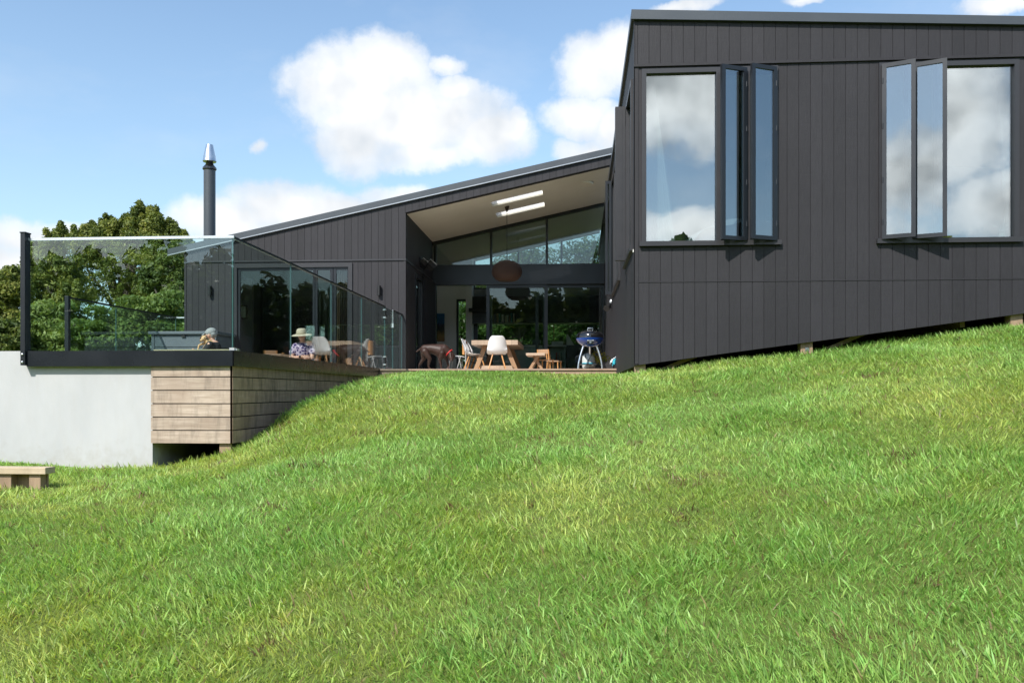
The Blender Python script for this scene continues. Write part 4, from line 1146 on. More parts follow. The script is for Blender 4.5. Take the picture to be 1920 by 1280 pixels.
tree('bush', 'mid green bush in the middle behind the inner glass panel', 'bush', (atY(180, 27), 27, -1.2), [blob(175, 690, 27, 60, 34), blob(170, 620, 27, 44, 40), blob(215, 635, 27, 40, 34)], 19000, .08, M['leaf_bush'], 10, 22, (.25, .5), .1, G)
tree('bush', 'dark bush at the left edge behind the white wall', 'bush', (atY(5, 27), 27, -1.2), [blob(10, 640, 27, 40, 34), blob(-40, 630, 27, 40, 40)], 12000, .085, M['leaf_dark'], 12, 22, (.25, .5), .1, G)
# garden behind the link room
for k, (px, y, py, rp, rq) in enumerate(((845, 30, 640, 40, 70), (905, 31, 620, 45, 60), (960, 30, 630, 45, 55), (1015, 31, 622, 45, 60), (1070, 30, 630, 45, 55), (1120, 31, 620, 40, 60))):
    lab = ['shrub seen through the tall narrow back window', 'shrub behind the kitchen window, first after the white pier', 'shrub behind the kitchen window over the left counter', 'shrub behind the kitchen window near the middle door stile', 'shrub behind the kitchen window over the white shelves', 'shrub behind the kitchen window nearest the barbecue'][k]
    X, Y, z = P(px, py, y)
    tree('garden_shrub', 'leafy bright green ' + lab, 'shrub', (X, Y, .2), [blob(px, py, y, rp, rq), blob(px + 10, py - 40, y, rp * .7, rq * .5)], 9000, .06, M['leaf_rear'], 30 + k, 20, (.25, .5), .08, 'garden shrubs behind the house')
A_ = 'airy garden trees behind the house'
tree('garden_tree', 'airy small leaved tree seen through the middle clerestory pane', 'tree', (atY(990, 33), 33, .3), [blob(985, 478, 33, 34, 28), blob(1010, 490, 33, 26, 30), blob(955, 505, 33, 30, 26), blob(990, 530, 33, 45, 30)], 3400, .075, M['leaf_airy'], 50, 16, (.35, .7), .12, A_)
tree('garden_tree', 'airy tree seen through the right hand clerestory pane', 'tree', (atY(1095, 34), 34, .3), [blob(1090, 480, 34, 34, 32), blob(1115, 465, 34, 24, 26), blob(1070, 510, 34, 34, 26), blob(1105, 530, 34, 45, 30)], 3800, .075, M['leaf_airy'], 51, 16, (.35, .7), .12, A_)
tree('garden_tree', 'leafy tree low behind the white pier of the link room', 'tree', (atY(905, 34), 34, .3), [blob(895, 540, 34, 34, 30), blob(930, 545, 34, 30, 26), blob(860, 560, 34, 40, 40)], 3500, .08, M['leaf_airy'], 52, 16, (.35, .7), .12, A_)
tree('hedge', 'tall green hedge closing the garden behind the house', 'hedge', (atY(985, 35), 35, .3), [blob(830 + 44 * k, 625 + 14 * (k % 2), 35, 40, 50) for k in range(9)], 30000, .085, M['leaf_rear'], 60, 22, (.35, .6), .1)
# woodland behind the photographer (shows in the glass)
rng = np.random.default_rng(77); cl = []
for k in range(140):
    x = -75 + (k // 2) * 2.2 + (k % 2) * 1.1 + rng.normal() * .5; y = -34 - 5 * rng.random() - 9 * (k % 2); h = 8.0 + 3.2 * fbm(np.array([x * .16]), np.array([3.0]), 9)[0] + rng.normal() * .35
    for j in range(18):
        z = -2 + (h + 1.2) * rng.random() ** .85; r = rng.uniform(.8, 1.6); cl.append((x + rng.normal() * 1.1, y + rng.normal(), min(z, h - r * .5), r, r, r * .8, 1))
for k in range(16):
    x = 34 + 6 * rng.random(); y = 2 - k * 2.2; h = 7.5 + rng.normal() * 1.2
    for j in range(14):
        z = -2 + (h + 1.2) * rng.random() ** .7; r = rng.uniform(.7, 1.5); cl.append((x + rng.normal(), y + rng.normal() * 1.1, min(z, h - r * .5), r, r, r * .8, 1))
V, Fc, tone = leaf_cloud(rng, cl, 210000, .42, .62)
tag(leaf_obj('far_wood', V, Fc, tone, M['leaf_dark']), 'dark belt of trees down the slope that mirrors in the glass', 'wood', None, 'stuff')

# planter with yellow green plant and cloth
yp = 17.0; xp = atY(1138.5, yp)
pl = thing('planter', 'dark square planter with a yellowing plant beside the barbecue', 'planter', (xp, yp, DECK))
mb = MB(); w_ = .105
mb.hexa([(-w_, -w_, .002), (w_, -w_, .002), (w_, w_, .002), (-w_, w_, .002), (-w_ * 1.08, -w_ * 1.08, .155), (w_ * 1.08, -w_ * 1.08, .155), (w_ * 1.08, w_ * 1.08, .155), (-w_ * 1.08, w_ * 1.08, .155)]); mb.build('pot', M['pot'], pl, False, False)
rng = np.random.default_rng(5)
cl = [(-.30, -.02, .26, .13, .08, .10, 1), (-.20, 0, .18, .14, .08, .10, 1), (-.42, 0, .20, .10, .06, .06, .6), (-.03, 0, .22, .10, .08, .07, .8), (-.10, .0, .30, .06, .05, .10, .5), (-.33, .0, .40, .05, .05, .08, .3)]
V, Fc, tone = leaf_cloud(rng, cl, 260, .026, .5, shell=.2); o = leaf_obj('foliage', V, Fc, tone, M['leaf_pot'], pl)
mb = MB()
for c in cl: mb.tube([(0, 0, .14), (c[0] * .5, c[1], c[2] * .6 + .1), (c[0], c[1], c[2])], .005, 5)
mb.build('stem', M['leaf_pot'], pl, False, False)
yc = 16.5; xc_ = atY(1151, yc); zc = zz(679, xc_, yc)
mb = MB(); n = 8
def cloth(x0, x1, z0, z1, y, skew):
    b = len(mb.v)
    for i in range(n + 1):
        for j in range(n + 1):
            u, v = i / n, j / n; mb.v.append((x0 + (x1 - x0) * u + skew * v, y + .02 * math.sin(u * 9 + v * 4), z0 + (z1 - z0) * v + .012 * math.sin(u * 7) + .05 * u))
    for i in range(n):
        for j in range(n): mb.face([b + i * (n + 1) + j, b + (i + 1) * (n + 1) + j, b + (i + 1) * (n + 1) + j + 1, b + i * (n + 1) + j + 1])
cloth(xc_ - .045, xc_ + .035, zc - .07, zc + .045, yc - .16, .05)
o = mb.build('cloth', M['teal'], None, True); o.modifiers.new('t', 'SOLIDIFY').thickness = .02
tag(o, 'turquoise and white folded cloth hung over the planter rim by the dark wall', 'cloth')
mb = MB(); n = 8; cloth(xc_ - .085, xc_ - .03, zc - .03, zc + .055, yc - .155, .06); w_ = mb.build('lining', M['linen'], o, True); w_.modifiers.new('t', 'SOLIDIFY').thickness = .015

# pendant lamp
ypn = 20.1; xpn = atY(950.5, ypn); zt = zsof(xpn)
pn = thing('pendant_lamp', 'wide brown woven rattan pendant lamp under the sloping soffit', 'lamp', (xpn, ypn, zz(527, xpn, ypn)))
k = dep(xpn, ypn) / F
mb = MB(); prof = [(14.5, 0), (21, 3), (27, 10), (28.7, 17), (27.5, 24), (23, 31), (15, 36), (6, 38.5), (2, 38.8)]
mb.lathe([(r * k, z * k) for r, z in prof], (0, 0, 0), 40); mb.build('lamp_shade', M['rattan'], pn, True, False)
mb = MB(); dzt = zt - pn.location.z; mb.tube([(0, 0, 38 * k), (0, 0, dzt - .1)], .007, 6); mb.build('cord', M['black'], pn, False, False)
mb = MB(); mb.lathe([(.012, dzt - .13), (.055, dzt - .02), (.058, dzt + .01)], (0, 0, 0), 16); mb.build('ceiling_rose', M['rattan'], pn, True, False)

# ------------------------------------------------------------------ inside the link room
mb = MB(); px0, px1 = atY(817, YK), atY(833.5, YK)
mb.box(px0, px1, YK - .05, YK - .004, zz(640, px0, YK), zz(588, px0, YK))
pm, nt, out = mat('landscape_painting')
tc = nt.node('ShaderNodeTexCoord').outputs['Generated']; sx = nt.node('ShaderNodeSeparateXYZ', i_0=tc)
hh = nt.math('ADD', sx.outputs[2], nt.math('MULTIPLY_ADD', nt.noise(tc, 5, 4), .3, -.15))
principled(nt, out, Base_Color=nt.ramp(hh, [(0, (.25, .12, .03)), (.2, (.30, .20, .05)), (.4, (.02, .03, .015)), (.58, (.02, .02, .03)), (.66, (.01, .10, .22)), (1, (.01, .12, .30))]), Roughness=.5)
tag(mb.build('painting', pm), 'tall blue and ochre landscape painting on the white back wall', 'painting')
cabx = [KX0, atY(922, YK), atY(967, YK), KX1 - .02]
cab = thing('wall_cabinet', 'long black wall cabinet with an open shelf of books above the kitchen window', 'cabinet', ((KX0 + KX1) / 2, YK - .2, zk[0]))
mb = MB(); y0 = YK - .36
mb.box(cabx[0], cabx[1] - .02, y0, YK - .015, zk[0], zk[1]); mb.box(cabx[2] + .02, cabx[3], y0, YK - .015, zk[0], zk[1]); mb.box(cabx[1] - .02, cabx[2] + .02, y0 + .3, YK - .015, zk[0], zk[1])
mb.box(cabx[1] - .02, cabx[2] + .02, y0, y0 + .3, zk[0], zk[0] + .03); mb.box(cabx[1] - .02, cabx[2] + .02, y0, y0 + .3, zk[1] - .4, zk[1]); mb.build('carcass', M['cabinet'], cab)
mb = MB(); zsh = zz(584, KX0, YK); mb.box(atY(879, YK - .5), atY(914, YK - .5), YK - .55, y0 - .002, zsh - .05, zsh + .05); mb.build('shelf', M['joinery'], cab)
x = cabx[1] + .0; bi = 0; names = ['cream', 'olive', 'grey', 'tan', 'green', 'white', 'dark', 'sand', 'pale', 'brown', 'teal', 'ivory']
cols = [(.5, .46, .36), (.16, .17, .08), (.25, .26, .27), (.4, .3, .18), (.06, .2, .14), (.7, .7, .66), (.05, .05, .06), (.5, .42, .28), (.6, .58, .52), (.2, .11, .06), (.05, .25, .24), (.62, .58, .48)]
while x < cabx[2] - .05 and bi < 12:
    w_ = random.uniform(.035, .06); h_ = random.uniform(.2, .28); mb = MB(); mb.bbox(x, x + w_, y0 + .04, y0 + .24, zk[0] + .031, zk[0] + .031 + h_, .003)
    o = mb.build('book', plain('book_cover_' + names[bi], cols[bi], .6)); tag(o, names[bi] + ' spined book standing in the open shelf of the black wall cabinet', 'book', 'books on the black wall cabinet'); x += w_ + random.choice((.004, .006, .03)); bi += 1
ct = thing('kitchen_counter', 'pale green low counter under the long back window', 'counter', ((KX0 + KX1) / 2, YK - .3, DECK))
c1 = atY(1060, YK - .6); cy0 = YK - .62
mb = MB()
mb.box(KX0, atY(1018, YK), cy0 + .02, YK - .002, DECK + .013, zct - .06)
mb.box(atY(1018, YK), c1, cy0 + .3, YK - .002, DECK + .013, zct - .06); mb.box(c1 - .03, c1, cy0 + .02, cy0 + .3, DECK + .013, zct - .06)
zm = (DECK + zct) / 2; mb.box(atY(1018, YK), c1 - .03, cy0 + .02, cy0 + .3, zm - .015, zm + .015); mb.build('cabinet', M['pale_green'], ct)
mb = MB(); mb.bbox(KX0, c1 + .01, cy0, YK - .003, zct - .059, zct - .012, .005); mb.build('worktop', M['inner_wall'], ct)
x = atY(1042, cy0)
for q in range(4):
    mb = MB(); mb.bbox(x, x + .04, cy0 + .06, cy0 + .24, zm + .016, zm + .25, .003); o = mb.build('book', plain('shelf_book_' + 'abcd'[q], [(.3, .06, .06), (.2, .2, .25), (.35, .3, .25), (.12, .2, .16)][q], .6))
    tag(o, ['dark red', 'slate', 'beige', 'bottle green'][q] + ' book upright in the open counter bay behind the small chairs', 'book', 'books in the counter bay'); x += .047
xk = atY(1005.5, YK - .35)
mb = MB(); mb.bbox(xk - .12, xk + .12, YK - .45, YK - .2, zct - .011, zct + .16, .01); tag(mb.build('toaster', M['cabinet']), 'black box shaped toaster on the pale counter', 'toaster')
xk = atY(1045, YK - .35); pt = thing('plant_pot', 'white trough with a thin stake on the pale counter', 'plant pot', (xk, YK - .3, zct - .011))
mb = MB(); mb.hexa([(-.16, -.08, 0), (.16, -.08, 0), (.16, .08, 0), (-.16, .08, 0), (-.18, -.09, .12), (.18, -.09, .12), (.18, .09, .12), (-.18, .09, .12)]); mb.build('pot', M['terracotta'], pt, False, False)
mb = MB(); mb.tube([(-.10, 0, .1), (-.11, 0, .62)], .012, 6); mb.build('stake', M['oak'], pt, False, False)
V, Fc, tone = leaf_cloud(np.random.default_rng(8), [(.1, 0, .2, .08, .06, .08, 1)], 160, .03, .5, shell=.2); leaf_obj('foliage', V, Fc, tone, M['leaf_rear'], pt)
xk = atY(1066, YK - .3); mb = MB(); mb.hexa([(xk - .06, YK - .35, zct), (xk + .17, YK - .35, zct), (xk + .17, YK - .33, zct), (xk - .06, YK - .33, zct), (xk - .06, YK - .25, zct + .33), (xk - .02, YK - .25, zct + .33), (xk - .02, YK - .23, zct + .33), (xk - .06, YK - .23, zct + .33)])
tag(mb.build('easel_board', M['inner_wall']), 'white slanted board standing past the end of the pale counter', 'board')
mb = MB(); xa_, xb_ = atY(1061, YK - .6), XC - .02; mb.bbox(xa_ + .03, xb_, YK - .65, YK - .03, DECK + .014, zct - .02, .008); tag(mb.build('sideboard', M['cabinet']), 'black sideboard to the right of the pale counter behind the barbecue', 'sideboard')

# inside the far wing room: art, curtain
ya_ = YK - .05
mb = MB(); xa_, xb_ = atY(520, ya_), atY(592, ya_); mb.box(xa_, xb_, ya_ - .03, ya_, 1.55, 2.75)
am, nt, out = mat('abstract_canvas')
tc = nt.node('ShaderNodeTexCoord').outputs['Object']; principled(nt, out, Base_Color=nt.ramp(nt.noise(tc, 5, 6, .6, 1.5), [(.4, (.01, .01, .012)), (.55, (.08, .08, .09)), (.66, (.5, .5, .5))]), Roughness=.5)
tag(mb.build('artwork', am), 'large black and white abstract canvas on the wall inside the far wing', 'artwork')
mb = MB(); n = 16
for i in range(n): x = atY(630, YL + .35) + i * .022; mb.box(x, x + .022, YL + .30 + (.03 if i % 2 else 0), YL + .36 + (.03 if i % 2 else 0), DECK + .03, dz1 - .05)
tag(mb.build('curtain', plain('brown_curtain', (.12, .07, .045), .9)), 'brown gathered curtain behind the terrace door of the far wing', 'curtain')
xa_ = atY(455.5, 20.5); mb = MB(); 
fr = thing('picture_frame', 'small black framed picture at the left of the far wing room', 'picture', (xa_, 20.5, zz(585, xa_, 20.5)))
mb.bbox(-.11, .11, -.02, .02, -.17, .17, .006); mb.build('frame', M['black'], fr, False, False)
mb = MB(); mb.box(-.075, .075, -.024, -.021, -.13, .13); mb.build('print', M['inner_wall'], fr, False, False)
mb = MB(); mb.box(XL + .17, atY(475, 20.6), 20.522, 20.62, DECK + .013, zsof(XL) - .05); mb.build('partition', M['inner_grey'], house)

# inside the near wing: curtain, bed, vase, pale plank wall
mb = MB(); n = 22
for i in range(n):
    x0 = AX0 + .07 + i * .012; x1 = AX0 + .07 + i * .022
    y = YR + .30 + (.025 if i % 2 else 0)
    mb.hexa([(x1, y, WZ0 - .5), (x1 + .022, y, WZ0 - .5), (x1 + .022, y + .02, WZ0 - .5), (x1, y + .02, WZ0 - .5), (x0 * .4 + (AX0 + .07) * .6, y, WZ1 + .1), (x0 * .4 + (AX0 + .07) * .6 + .016, y, WZ1 + .1), (x0 * .4 + (AX0 + .07) * .6 + .016, y + .02, WZ1 + .1), (x0 * .4 + (AX0 + .07) * .6, y + .02, WZ1 + .1)])
tag(mb.build('curtain', M['curtain_white']), 'sheer white curtain gathered at the left of the near window', 'curtain')
xb_ = atY(1400, 12.6); bd = thing('bed', 'raised bed with a rumpled white cover inside the near window', 'bed', (xb_, 12.9, 1.22))
mb = MB(); mb.box(-.95, .95, -.7, 1.3, 0, .75); mb.build('base', M['inner_grey'], bd, False, False)
bm = bmesh.new(); bmesh.ops.create_grid(bm, x_segments=30, y_segments=20, size=1)
mb = MB(); b = 0
for i in range(31):
    for j in range(21):
        u, v = -1 + i / 15, -1 + j / 10; h_ = 1.28 - .5 * abs(u) ** 3.2 - .25 * max(0, -v - .6) + .03 * math.sin(u * 9 + v * 5); mb.v.append((u * 1.0, v * .95 + .3, h_))
for i in range(30):
    for j in range(20): mb.face([i * 21 + j, (i + 1) * 21 + j, (i + 1) * 21 + j + 1, i * 21 + j + 1])
mb.build('cover', M['linen'], bd, True, False); bm.free()
mb = MB(); x0 = atY(1868, YR + .5); 
for i in range(9): mb.tone = .4 + .1 * (i % 3); z0 = WZ0 - .3 + i * .29; mb.hexa([(x0 + .14 - .02 * i, YR + .4, z0), (x0 + .75, YR + .4, z0), (x0 + .75, YR + .46, z0), (x0 + .14 - .02 * i, YR + .46, z0), (x0 + .12 - .02 * i, YR + .4, z0 + .285), (x0 + .75, YR + .4, z0 + .285), (x0 + .75, YR + .46, z0 + .285), (x0 + .12 - .02 * i, YR + .46, z0 + .285)])
tag(mb.build('roman_blind', M['pinky']), 'pinkish horizontally banded blind at the right of the right hand window', 'blind')
xv = atY(1880, YR + .25); vs_ = thing('vase', 'white vase with pale sprigs on the sill of the right hand window', 'vase', (xv, YR + .26, WZ0 - .02))
mb = MB(); mb.lathe([(.04, 0), (.07, .03), (.075, .09), (.045, .13), (.03, .17), (.035, .18)], (0, 0, 0), 18); mb.build('body', M['terracotta'], vs_, True, False)
mb = MB()
for a, l in ((-.12, .12), (-.06, .16), (.03, .2), (.09, .14), (.13, .09)): mb.tube([(0, 0, .16), (a * .5, 0, .17 + l * .6), (a, 0, .15 + l)], .006, 5)
mb.build('sprig', M['linen'], vs_, False, False)
mb = MB(); mb.box(BX0 - .1, BX1 + .1, YR + .19, YR + .36, WZ0 - .06, WZ0 - .022); mb.box(AX0 - .1, AX1 + .1, YR + .19, YR + .24, WZ0 - .06, WZ0 - .022); mb.build('window_board', M['inner_wall'], house)

# ------------------------------------------------------------------ living things (one continuous skin each)
def body(name, parts, material, parent=None, voxel=.008, smooth=4, base=None):
    """parts: ('c', p, q, r0, r1) tapered capsule | ('e', centre, radii[, euler deg]) ellipsoid; fused to one surface"""
    mb = MB()
    for p in parts:
        if p[0] == 'c':
            _, a, b_, r0, r1 = p; a, b_ = Vector(a), Vector(b_)
            k = 6; mb.tube([a.lerp(b_, i / k) for i in range(k + 1)], [r0 + (r1 - r0) * i / k for i in range(k + 1)], 12)
            mb.ball(a, r0 * .995, 12); mb.ball(b_, r1 * .995, 12)
        else:
            bm = bmesh.new(); bmesh.ops.create_uvsphere(bm, u_segments=16, v_segments=10, radius=1)
            e = Euler([R(x) for x in p[3]]).to_matrix().to_4x4() if len(p) > 3 else Matrix.Identity(4)
            mb.bm(bm, Matrix.Translation(p[1]) @ e @ Matrix.Diagonal((*p[2], 1)))
    tmp = mb.build(name, material, None, True)
    r = tmp.modifiers.new('r', 'REMESH'); r.mode = 'VOXEL'; r.voxel_size = voxel; r.use_smooth_shade = True
    s = tmp.modifiers.new('s', 'SMOOTH'); s.factor = .5; s.iterations = smooth
    dg = bpy.context.evaluated_depsgraph_get(); me = bpy.data.meshes.new_from_object(tmp.evaluated_get(dg))
    me.name = name; bpy.data.objects.remove(tmp)
    if not me.materials: me.materials.append(material)
    me.polygons.foreach_set('use_smooth', [True] * len(me.polygons))
    o = bpy.data.objects.new(name, me); COL.objects.link(o)
    if parent: o.parent = parent
    return o
def fur(name, base, dark, light, scale=8):
    m, nt, out = mat(name); tc = nt.node('ShaderNodeTexCoord').outputs['Object']
    n = nt.noise(tc, scale, 5, .6); f = nt.noise(tc, 140, 3)
    c = nt.mix(nt.ramp(n, [(.35, 0), (.65, 1)]), base, light); c = nt.mix(nt.ramp(f, [(.4, .4), (.6, 0)]), c, dark)
    b = principled(nt, out, Base_Color=c, Roughness=.5); b.inputs['Specular IOR Level'].default_value = .35
    bp = nt.node('ShaderNodeBump', i_Strength=.35, i_Distance=.004, i_Height=f); nt.l.new(bp.outputs[0], b.inputs['Normal']); return m
M['liver'] = fur('liver_brown_coat', (.030, .0135, .009), (.012, .005, .004), (.05, .024, .016), 5)
M['tan'] = fur('tan_coat', (.55, .33, .15), (.35, .2, .09), (.65, .42, .22))
M['darkfur'] = fur('dark_brown_fur', (.05, .03, .02), (.03, .018, .01), (.08, .045, .03))
M['cream'] = fur('cream_fur', (.72, .62, .48), (.6, .5, .38), (.8, .72, .6))
def skin():
    m, nt, out = mat('mottled_skin'); tc = nt.node('ShaderNodeTexCoord').outputs['Object']
    c = nt.mix(nt.ramp(nt.noise(tc, 20, 4), [(.4, 0), (.65, 1)]), (.55, .29, .20), (.62, .36, .27))  # two skin tones mixed at random by noise
    b = principled(nt, out, Base_Color=c, Roughness=.5); b.inputs['Subsurface Weight'].default_value = .08; return m
M['skin'] = skin()
def floral():
    m, nt, out = mat('floral_cotton'); tc = nt.node('ShaderNodeTexCoord').outputs['Object']
    vo = nt.node('ShaderNodeTexVoronoi', i_Scale=19.0, i_Vector=nt.vmath('ADD', tc, nt.vmath('MULTIPLY', nt.node('ShaderNodeTexNoise', i_Scale=18.0, i_Vector=tc).outputs['Color'], (.05, .05, .05))))
    c = nt.ramp(vo.outputs['Distance'], [(0, (.02, .012, .08)), (.40, (.04, .02, .12)), (.46, (.42, .33, .43)), (1, (.48, .40, .48))])
    principled(nt, out, Base_Color=c, Roughness=.85); return m
M['floral'] = floral()
M['khaki'] = plain('khaki_cotton', (.47, .40, .295), .85, 0, .1, 12)
M['greycap'] = plain('grey_cotton', (.30, .30, .30), .85, 0, .15, 14)
M['blackshirt'] = plain('black_cotton', (.012, .013, .015), .8, 0, .2, 10)
M['hair'] = plain('dark_brown_hair', (.035, .02, .013), .5, 0, .3, 60)
M['trousers'] = plain('navy_cotton', (.02, .025, .045), .8, 0, .2, 12)

def hand(wrist, fwd, palm_n, side, curl=.5):
    """palm, four unequal bent fingers and a side thumb as capsules"""
    W, f, nrm, sd = Vector(wrist), Vector(fwd).normalized(), Vector(palm_n).normalized(), None
    sd = f.cross(nrm).normalized() * side; out = []
    pc = W + f * .05
    out.append(('c', W, W + f * .045, .024, .026))
    for k, (off, ln) in enumerate(((-.028, .070), (-.009, .080), (.010, .074), (.028, .058))):
        a = W + f * .03 + sd * off * .8; k1 = W + f * .088 + sd * off
        out.append(('c', a, k1, .0125, .0105))
        d1 = (f * math.cos(curl * .7) + nrm * math.sin(curl * .7)); d2 = (f * math.cos(curl * 1.7) + nrm * math.sin(curl * 1.7))
        m_ = k1 + d1 * ln * .55; out += [('c', k1, m_, .0095, .0085), ('c', m_, m_ + d2 * ln * .45, .0085, .007)]
    t0 = W + f * .025 - sd * .022; t1 = t0 - sd * .028 + f * .028 + nrm * .01; t2 = t1 + f * .028 + nrm * .012
    out += [('c', t0, t1, .013, .011), ('c', t1, t2, .0105, .0085)]
    return out

# woman sitting on the deck with folded arms
wy = 16.35; wx = atY(569, wy)
wm = thing('person', 'person in khaki sun hat and floral shirt sitting with folded arms behind glass', 'person', (wx, wy, DECK), R(2))
S = 1.0
hc = Vector((0, -.10, .655))
sk = [('e', (0, .05, .12), (.17, .13, .12)), ('c', (0, .05, .14), (0, .0, .42), .13, .145), ('e', (0, -.01, .42), (.185, .11, .10)), ('c', (0, -.03, .49), hc + Vector((0, .03, -.06)), .052, .050),
      ('e', hc, (.072, .088, .100)), ('e', hc + Vector((0, -.045, -.05)), (.050, .045, .048)), ('e', hc + Vector((0, -.088, -.012)), (.013, .020, .020)), ('e', hc + Vector((0, -.080, -.052)), (.022, .010, .008)),
      ('e', hc + Vector((.072, .0, -.01)), (.012, .02, .028)), ('e', hc + Vector((-.072, .0, -.01)), (.012, .02, .028)), ('e', hc + Vector((.028, -.076, .012)), (.016, .012, .010)), ('e', hc + Vector((-.028, -.076, .012)), (.016, .012, .010))]
for sd in (-1, 1):
    sh = (sd * .175, 0, .455); el = (sd * .205, -.12, .215)
    sk += [('c', sh, el, .052, .041), ('c', (sd * .09, .02, .10), (sd * .32, -.26, .14), .078, .058), ('c', (sd * .32, -.26, .14), (-sd * .05, -.36, .06), .055, .04), ('c', (-sd * .05, -.36, .06), (-sd * .16, -.42, .045), .035, .028)]
wrR = (.055, -.275, .245); wrL = (-.06, -.235, .215)
sk += [('c', (-.205, -.12, .215), wrR, .042, .029), ('c', (.205, -.12, .215), wrL, .042, .029)]
sk += hand(wrR, (.95, .12, -.02), (0, .7, -.6), 1, .55) + hand(wrL, (-.9, .2, .05), (0, .6, .3), -1, .6)
body('body', sk, M['skin'], wm, .0065, 3)
body('shirt', [('c', (0, .05, .10), (0, .0, .40), .150, .160), ('e', (0, -.01, .415), (.200, .125, .105)), ('c', (.15, -.005, .455), (.2, -.07, .33), .070, .064), ('c', (-.15, -.005, .455), (-.2, -.07, .33), .070, .064), ('e', (0, .06, .12), (.185, .15, .11))], M['floral'], wm, .009, 3)
body('trousers', [('e', (0, .05, .09), (.185, .15, .085))] + [('c', (sd * .09, .02, .10), (sd * .32, -.26, .14), .088, .068) for sd in (-1, 1)] + [('c', (sd * .32, -.26, .14), (sd * .02, -.355, .06), .064, .047) for sd in (-1, 1)], M['trousers'], wm, .009, 3)
mb = MB(); mb.v = []
bm_ = [(.02, .215), (.060, .212), (.083, .195), (.094, .165), (.100, .125), (.104, .108), (.150, .098), (.195, .082), (.198, .078), (.150, .092), (.10, .102)]
mb.lathe([(r, z - .03) for r, z in bm_], (0, 0, 0), 32); hat = mb.build('hat', M['khaki'], wm, True, False); hat.location = hc + Vector((0, -.005, -.04)); hat.rotation_euler = (R(9), R(-2), 0)
mb = MB(); mb.lathe([(.1035, .080), (.1045, .084), (.103, .10), (.1015, .103)], (0, 0, 0), 32); hb = mb.build('hat_band', plain('hat_band', (.36, .29, .19), .8), hat, True, False)
body('hair', [('e', hc + Vector((0, .03, .02)), (.084, .082, .092)), ('c', hc + Vector((.068, .01, .0)), hc + Vector((.078, .0, -.085)), .028, .022), ('c', hc + Vector((-.068, .01, .0)), hc + Vector((-.074, .0, -.07)), .026, .02), ('e', hc + Vector((0, .05, -.05)), (.07, .05, .08))], M['hair'], wm, .007, 3)
mb = MB(); mb.tube([Vector(wrR) + Vector((-.055, .03, -.004)) + Vector((0, -.030, .0)), Vector(wrR) + Vector((-.02, .02, -.004)) + Vector((0, -.037, 0))], .022, 14); mb.build('watch', M['black'], wm, True, False)

# man holding a small dog, seen from his left side
my = 16.2; mx = atY(397, my)
mn = thing('person', 'person in a grey cap and black shirt in profile, holding a small dog', 'person', (mx, my, DECK), 0)
hc = Vector((-.03, 0, .675))
sk = [('e', (.05, 0, .12), (.13, .17, .12)), ('c', (.05, 0, .14), (.03, 0, .44), .13, .14), ('e', (.03, 0, .45), (.11, .19, .10)), ('c', (.02, 0, .52), hc + Vector((.03, 0, -.05)), .058, .054),
      ('e', hc, (.098, .077, .105), (0, -18, 0)), ('e', hc + Vector((-.065, 0, -.06)), (.045, .048, .045)), ('e', hc + Vector((-.105, 0, -.025)), (.020, .014, .020)), ('e', hc + Vector((-.10, 0, -.062)), (.012, .022, .010)),
      ('e', hc + Vector((.01, -.077, -.01)), (.022, .012, .030)), ('e', hc + Vector((.01, .077, -.01)), (.022, .012, .030)), ('e', hc + Vector((-.085, -.03, .005)), (.012, .015, .010)), ('e', hc + Vector((-.085, .03, .005)), (.012, .015, .010))]
wr = {}
for sd in (-1, 1):
    sh = (.03, sd * .18, .48); el = (-.10, sd * .20, .26); wr[sd] = Vector((-.27, sd * .03 - .02, .33 if sd < 0 else .28))
    sk += [('c', sh, el, .056, .045), ('c', el, wr[sd], .044, .031), ('c', (.0, sd * .09, .10), (-.34, sd * .30, .15), .085, .062), ('c', (-.34, sd * .30, .15), (-.42, -sd * .06, .06), .058, .042), ('c', (-.42, -sd * .06, .06), (-.47, -sd * .18, .045), .036, .03)]
    sk += hand(wr[sd], (-.75, -sd * .55, .25), (-.1, -sd * .2, .8), -sd, .6)
body('body', sk, M['skin'], mn, .007, 3)
body('shirt', [('c', (.06, 0, .10), (.035, 0, .42), .148, .152), ('e', (.03, 0, .44), (.122, .205, .115)), ('e', (.06, 0, .12), (.15, .185, .11)), ('c', (.02, 0, .50), (.01, 0, .545), .085, .066)] + [('c', (.03, sd * .16, .475), (-.075, sd * .20, .31), .076, .064) for sd in (-1, 1)], M['blackshirt'], mn, .009, 3)
body('trousers', [('e', (.05, 0, .09), (.15, .185, .085))] + [('c', (0, sd * .09, .10), (-.34, sd * .30, .15), .094, .071) for sd in (-1, 1)] + [('c', (-.34, sd * .30, .15), (-.40, -sd * .02, .065), .067, .049) for sd in (-1, 1)], M['trousers'], mn, .009, 3)
cap = body('cap', [('e', hc + Vector((.012, 0, .052)), (.116, .094, .088), (0, -20, 0)), ('e', hc + Vector((.07, 0, .012)), (.06, .085, .05))], M['greycap'], mn, .006, 2)
mb = MB(); n = 10; pts = []
for i in range(n + 1):
    a = -1 + 2 * i / n; x_in = -.085 - .0 * a; pts.append((hc.x - .070 - .02 * math.cos(a * 1.3), a * .075, hc.z + .040)); pts.append((hc.x - .085 - .085 * math.cos(a * 1.35) ** .8, a * .082, hc.z + .005 - .012 * abs(a)))
mb.v = pts
for i in range(n): mb.face([2 * i, 2 * i + 1, 2 * i + 3, 2 * i + 2])
br = mb.build('cap_brim', M['greycap'], cap, True, False); br.modifiers.new('t', 'SOLIDIFY').thickness = .008
body('hair', [('e', hc + Vector((.055, 0, -.02)), (.05, .072, .055))], plain('grey_hair', (.25, .22, .19), .6), mn, .006, 2)

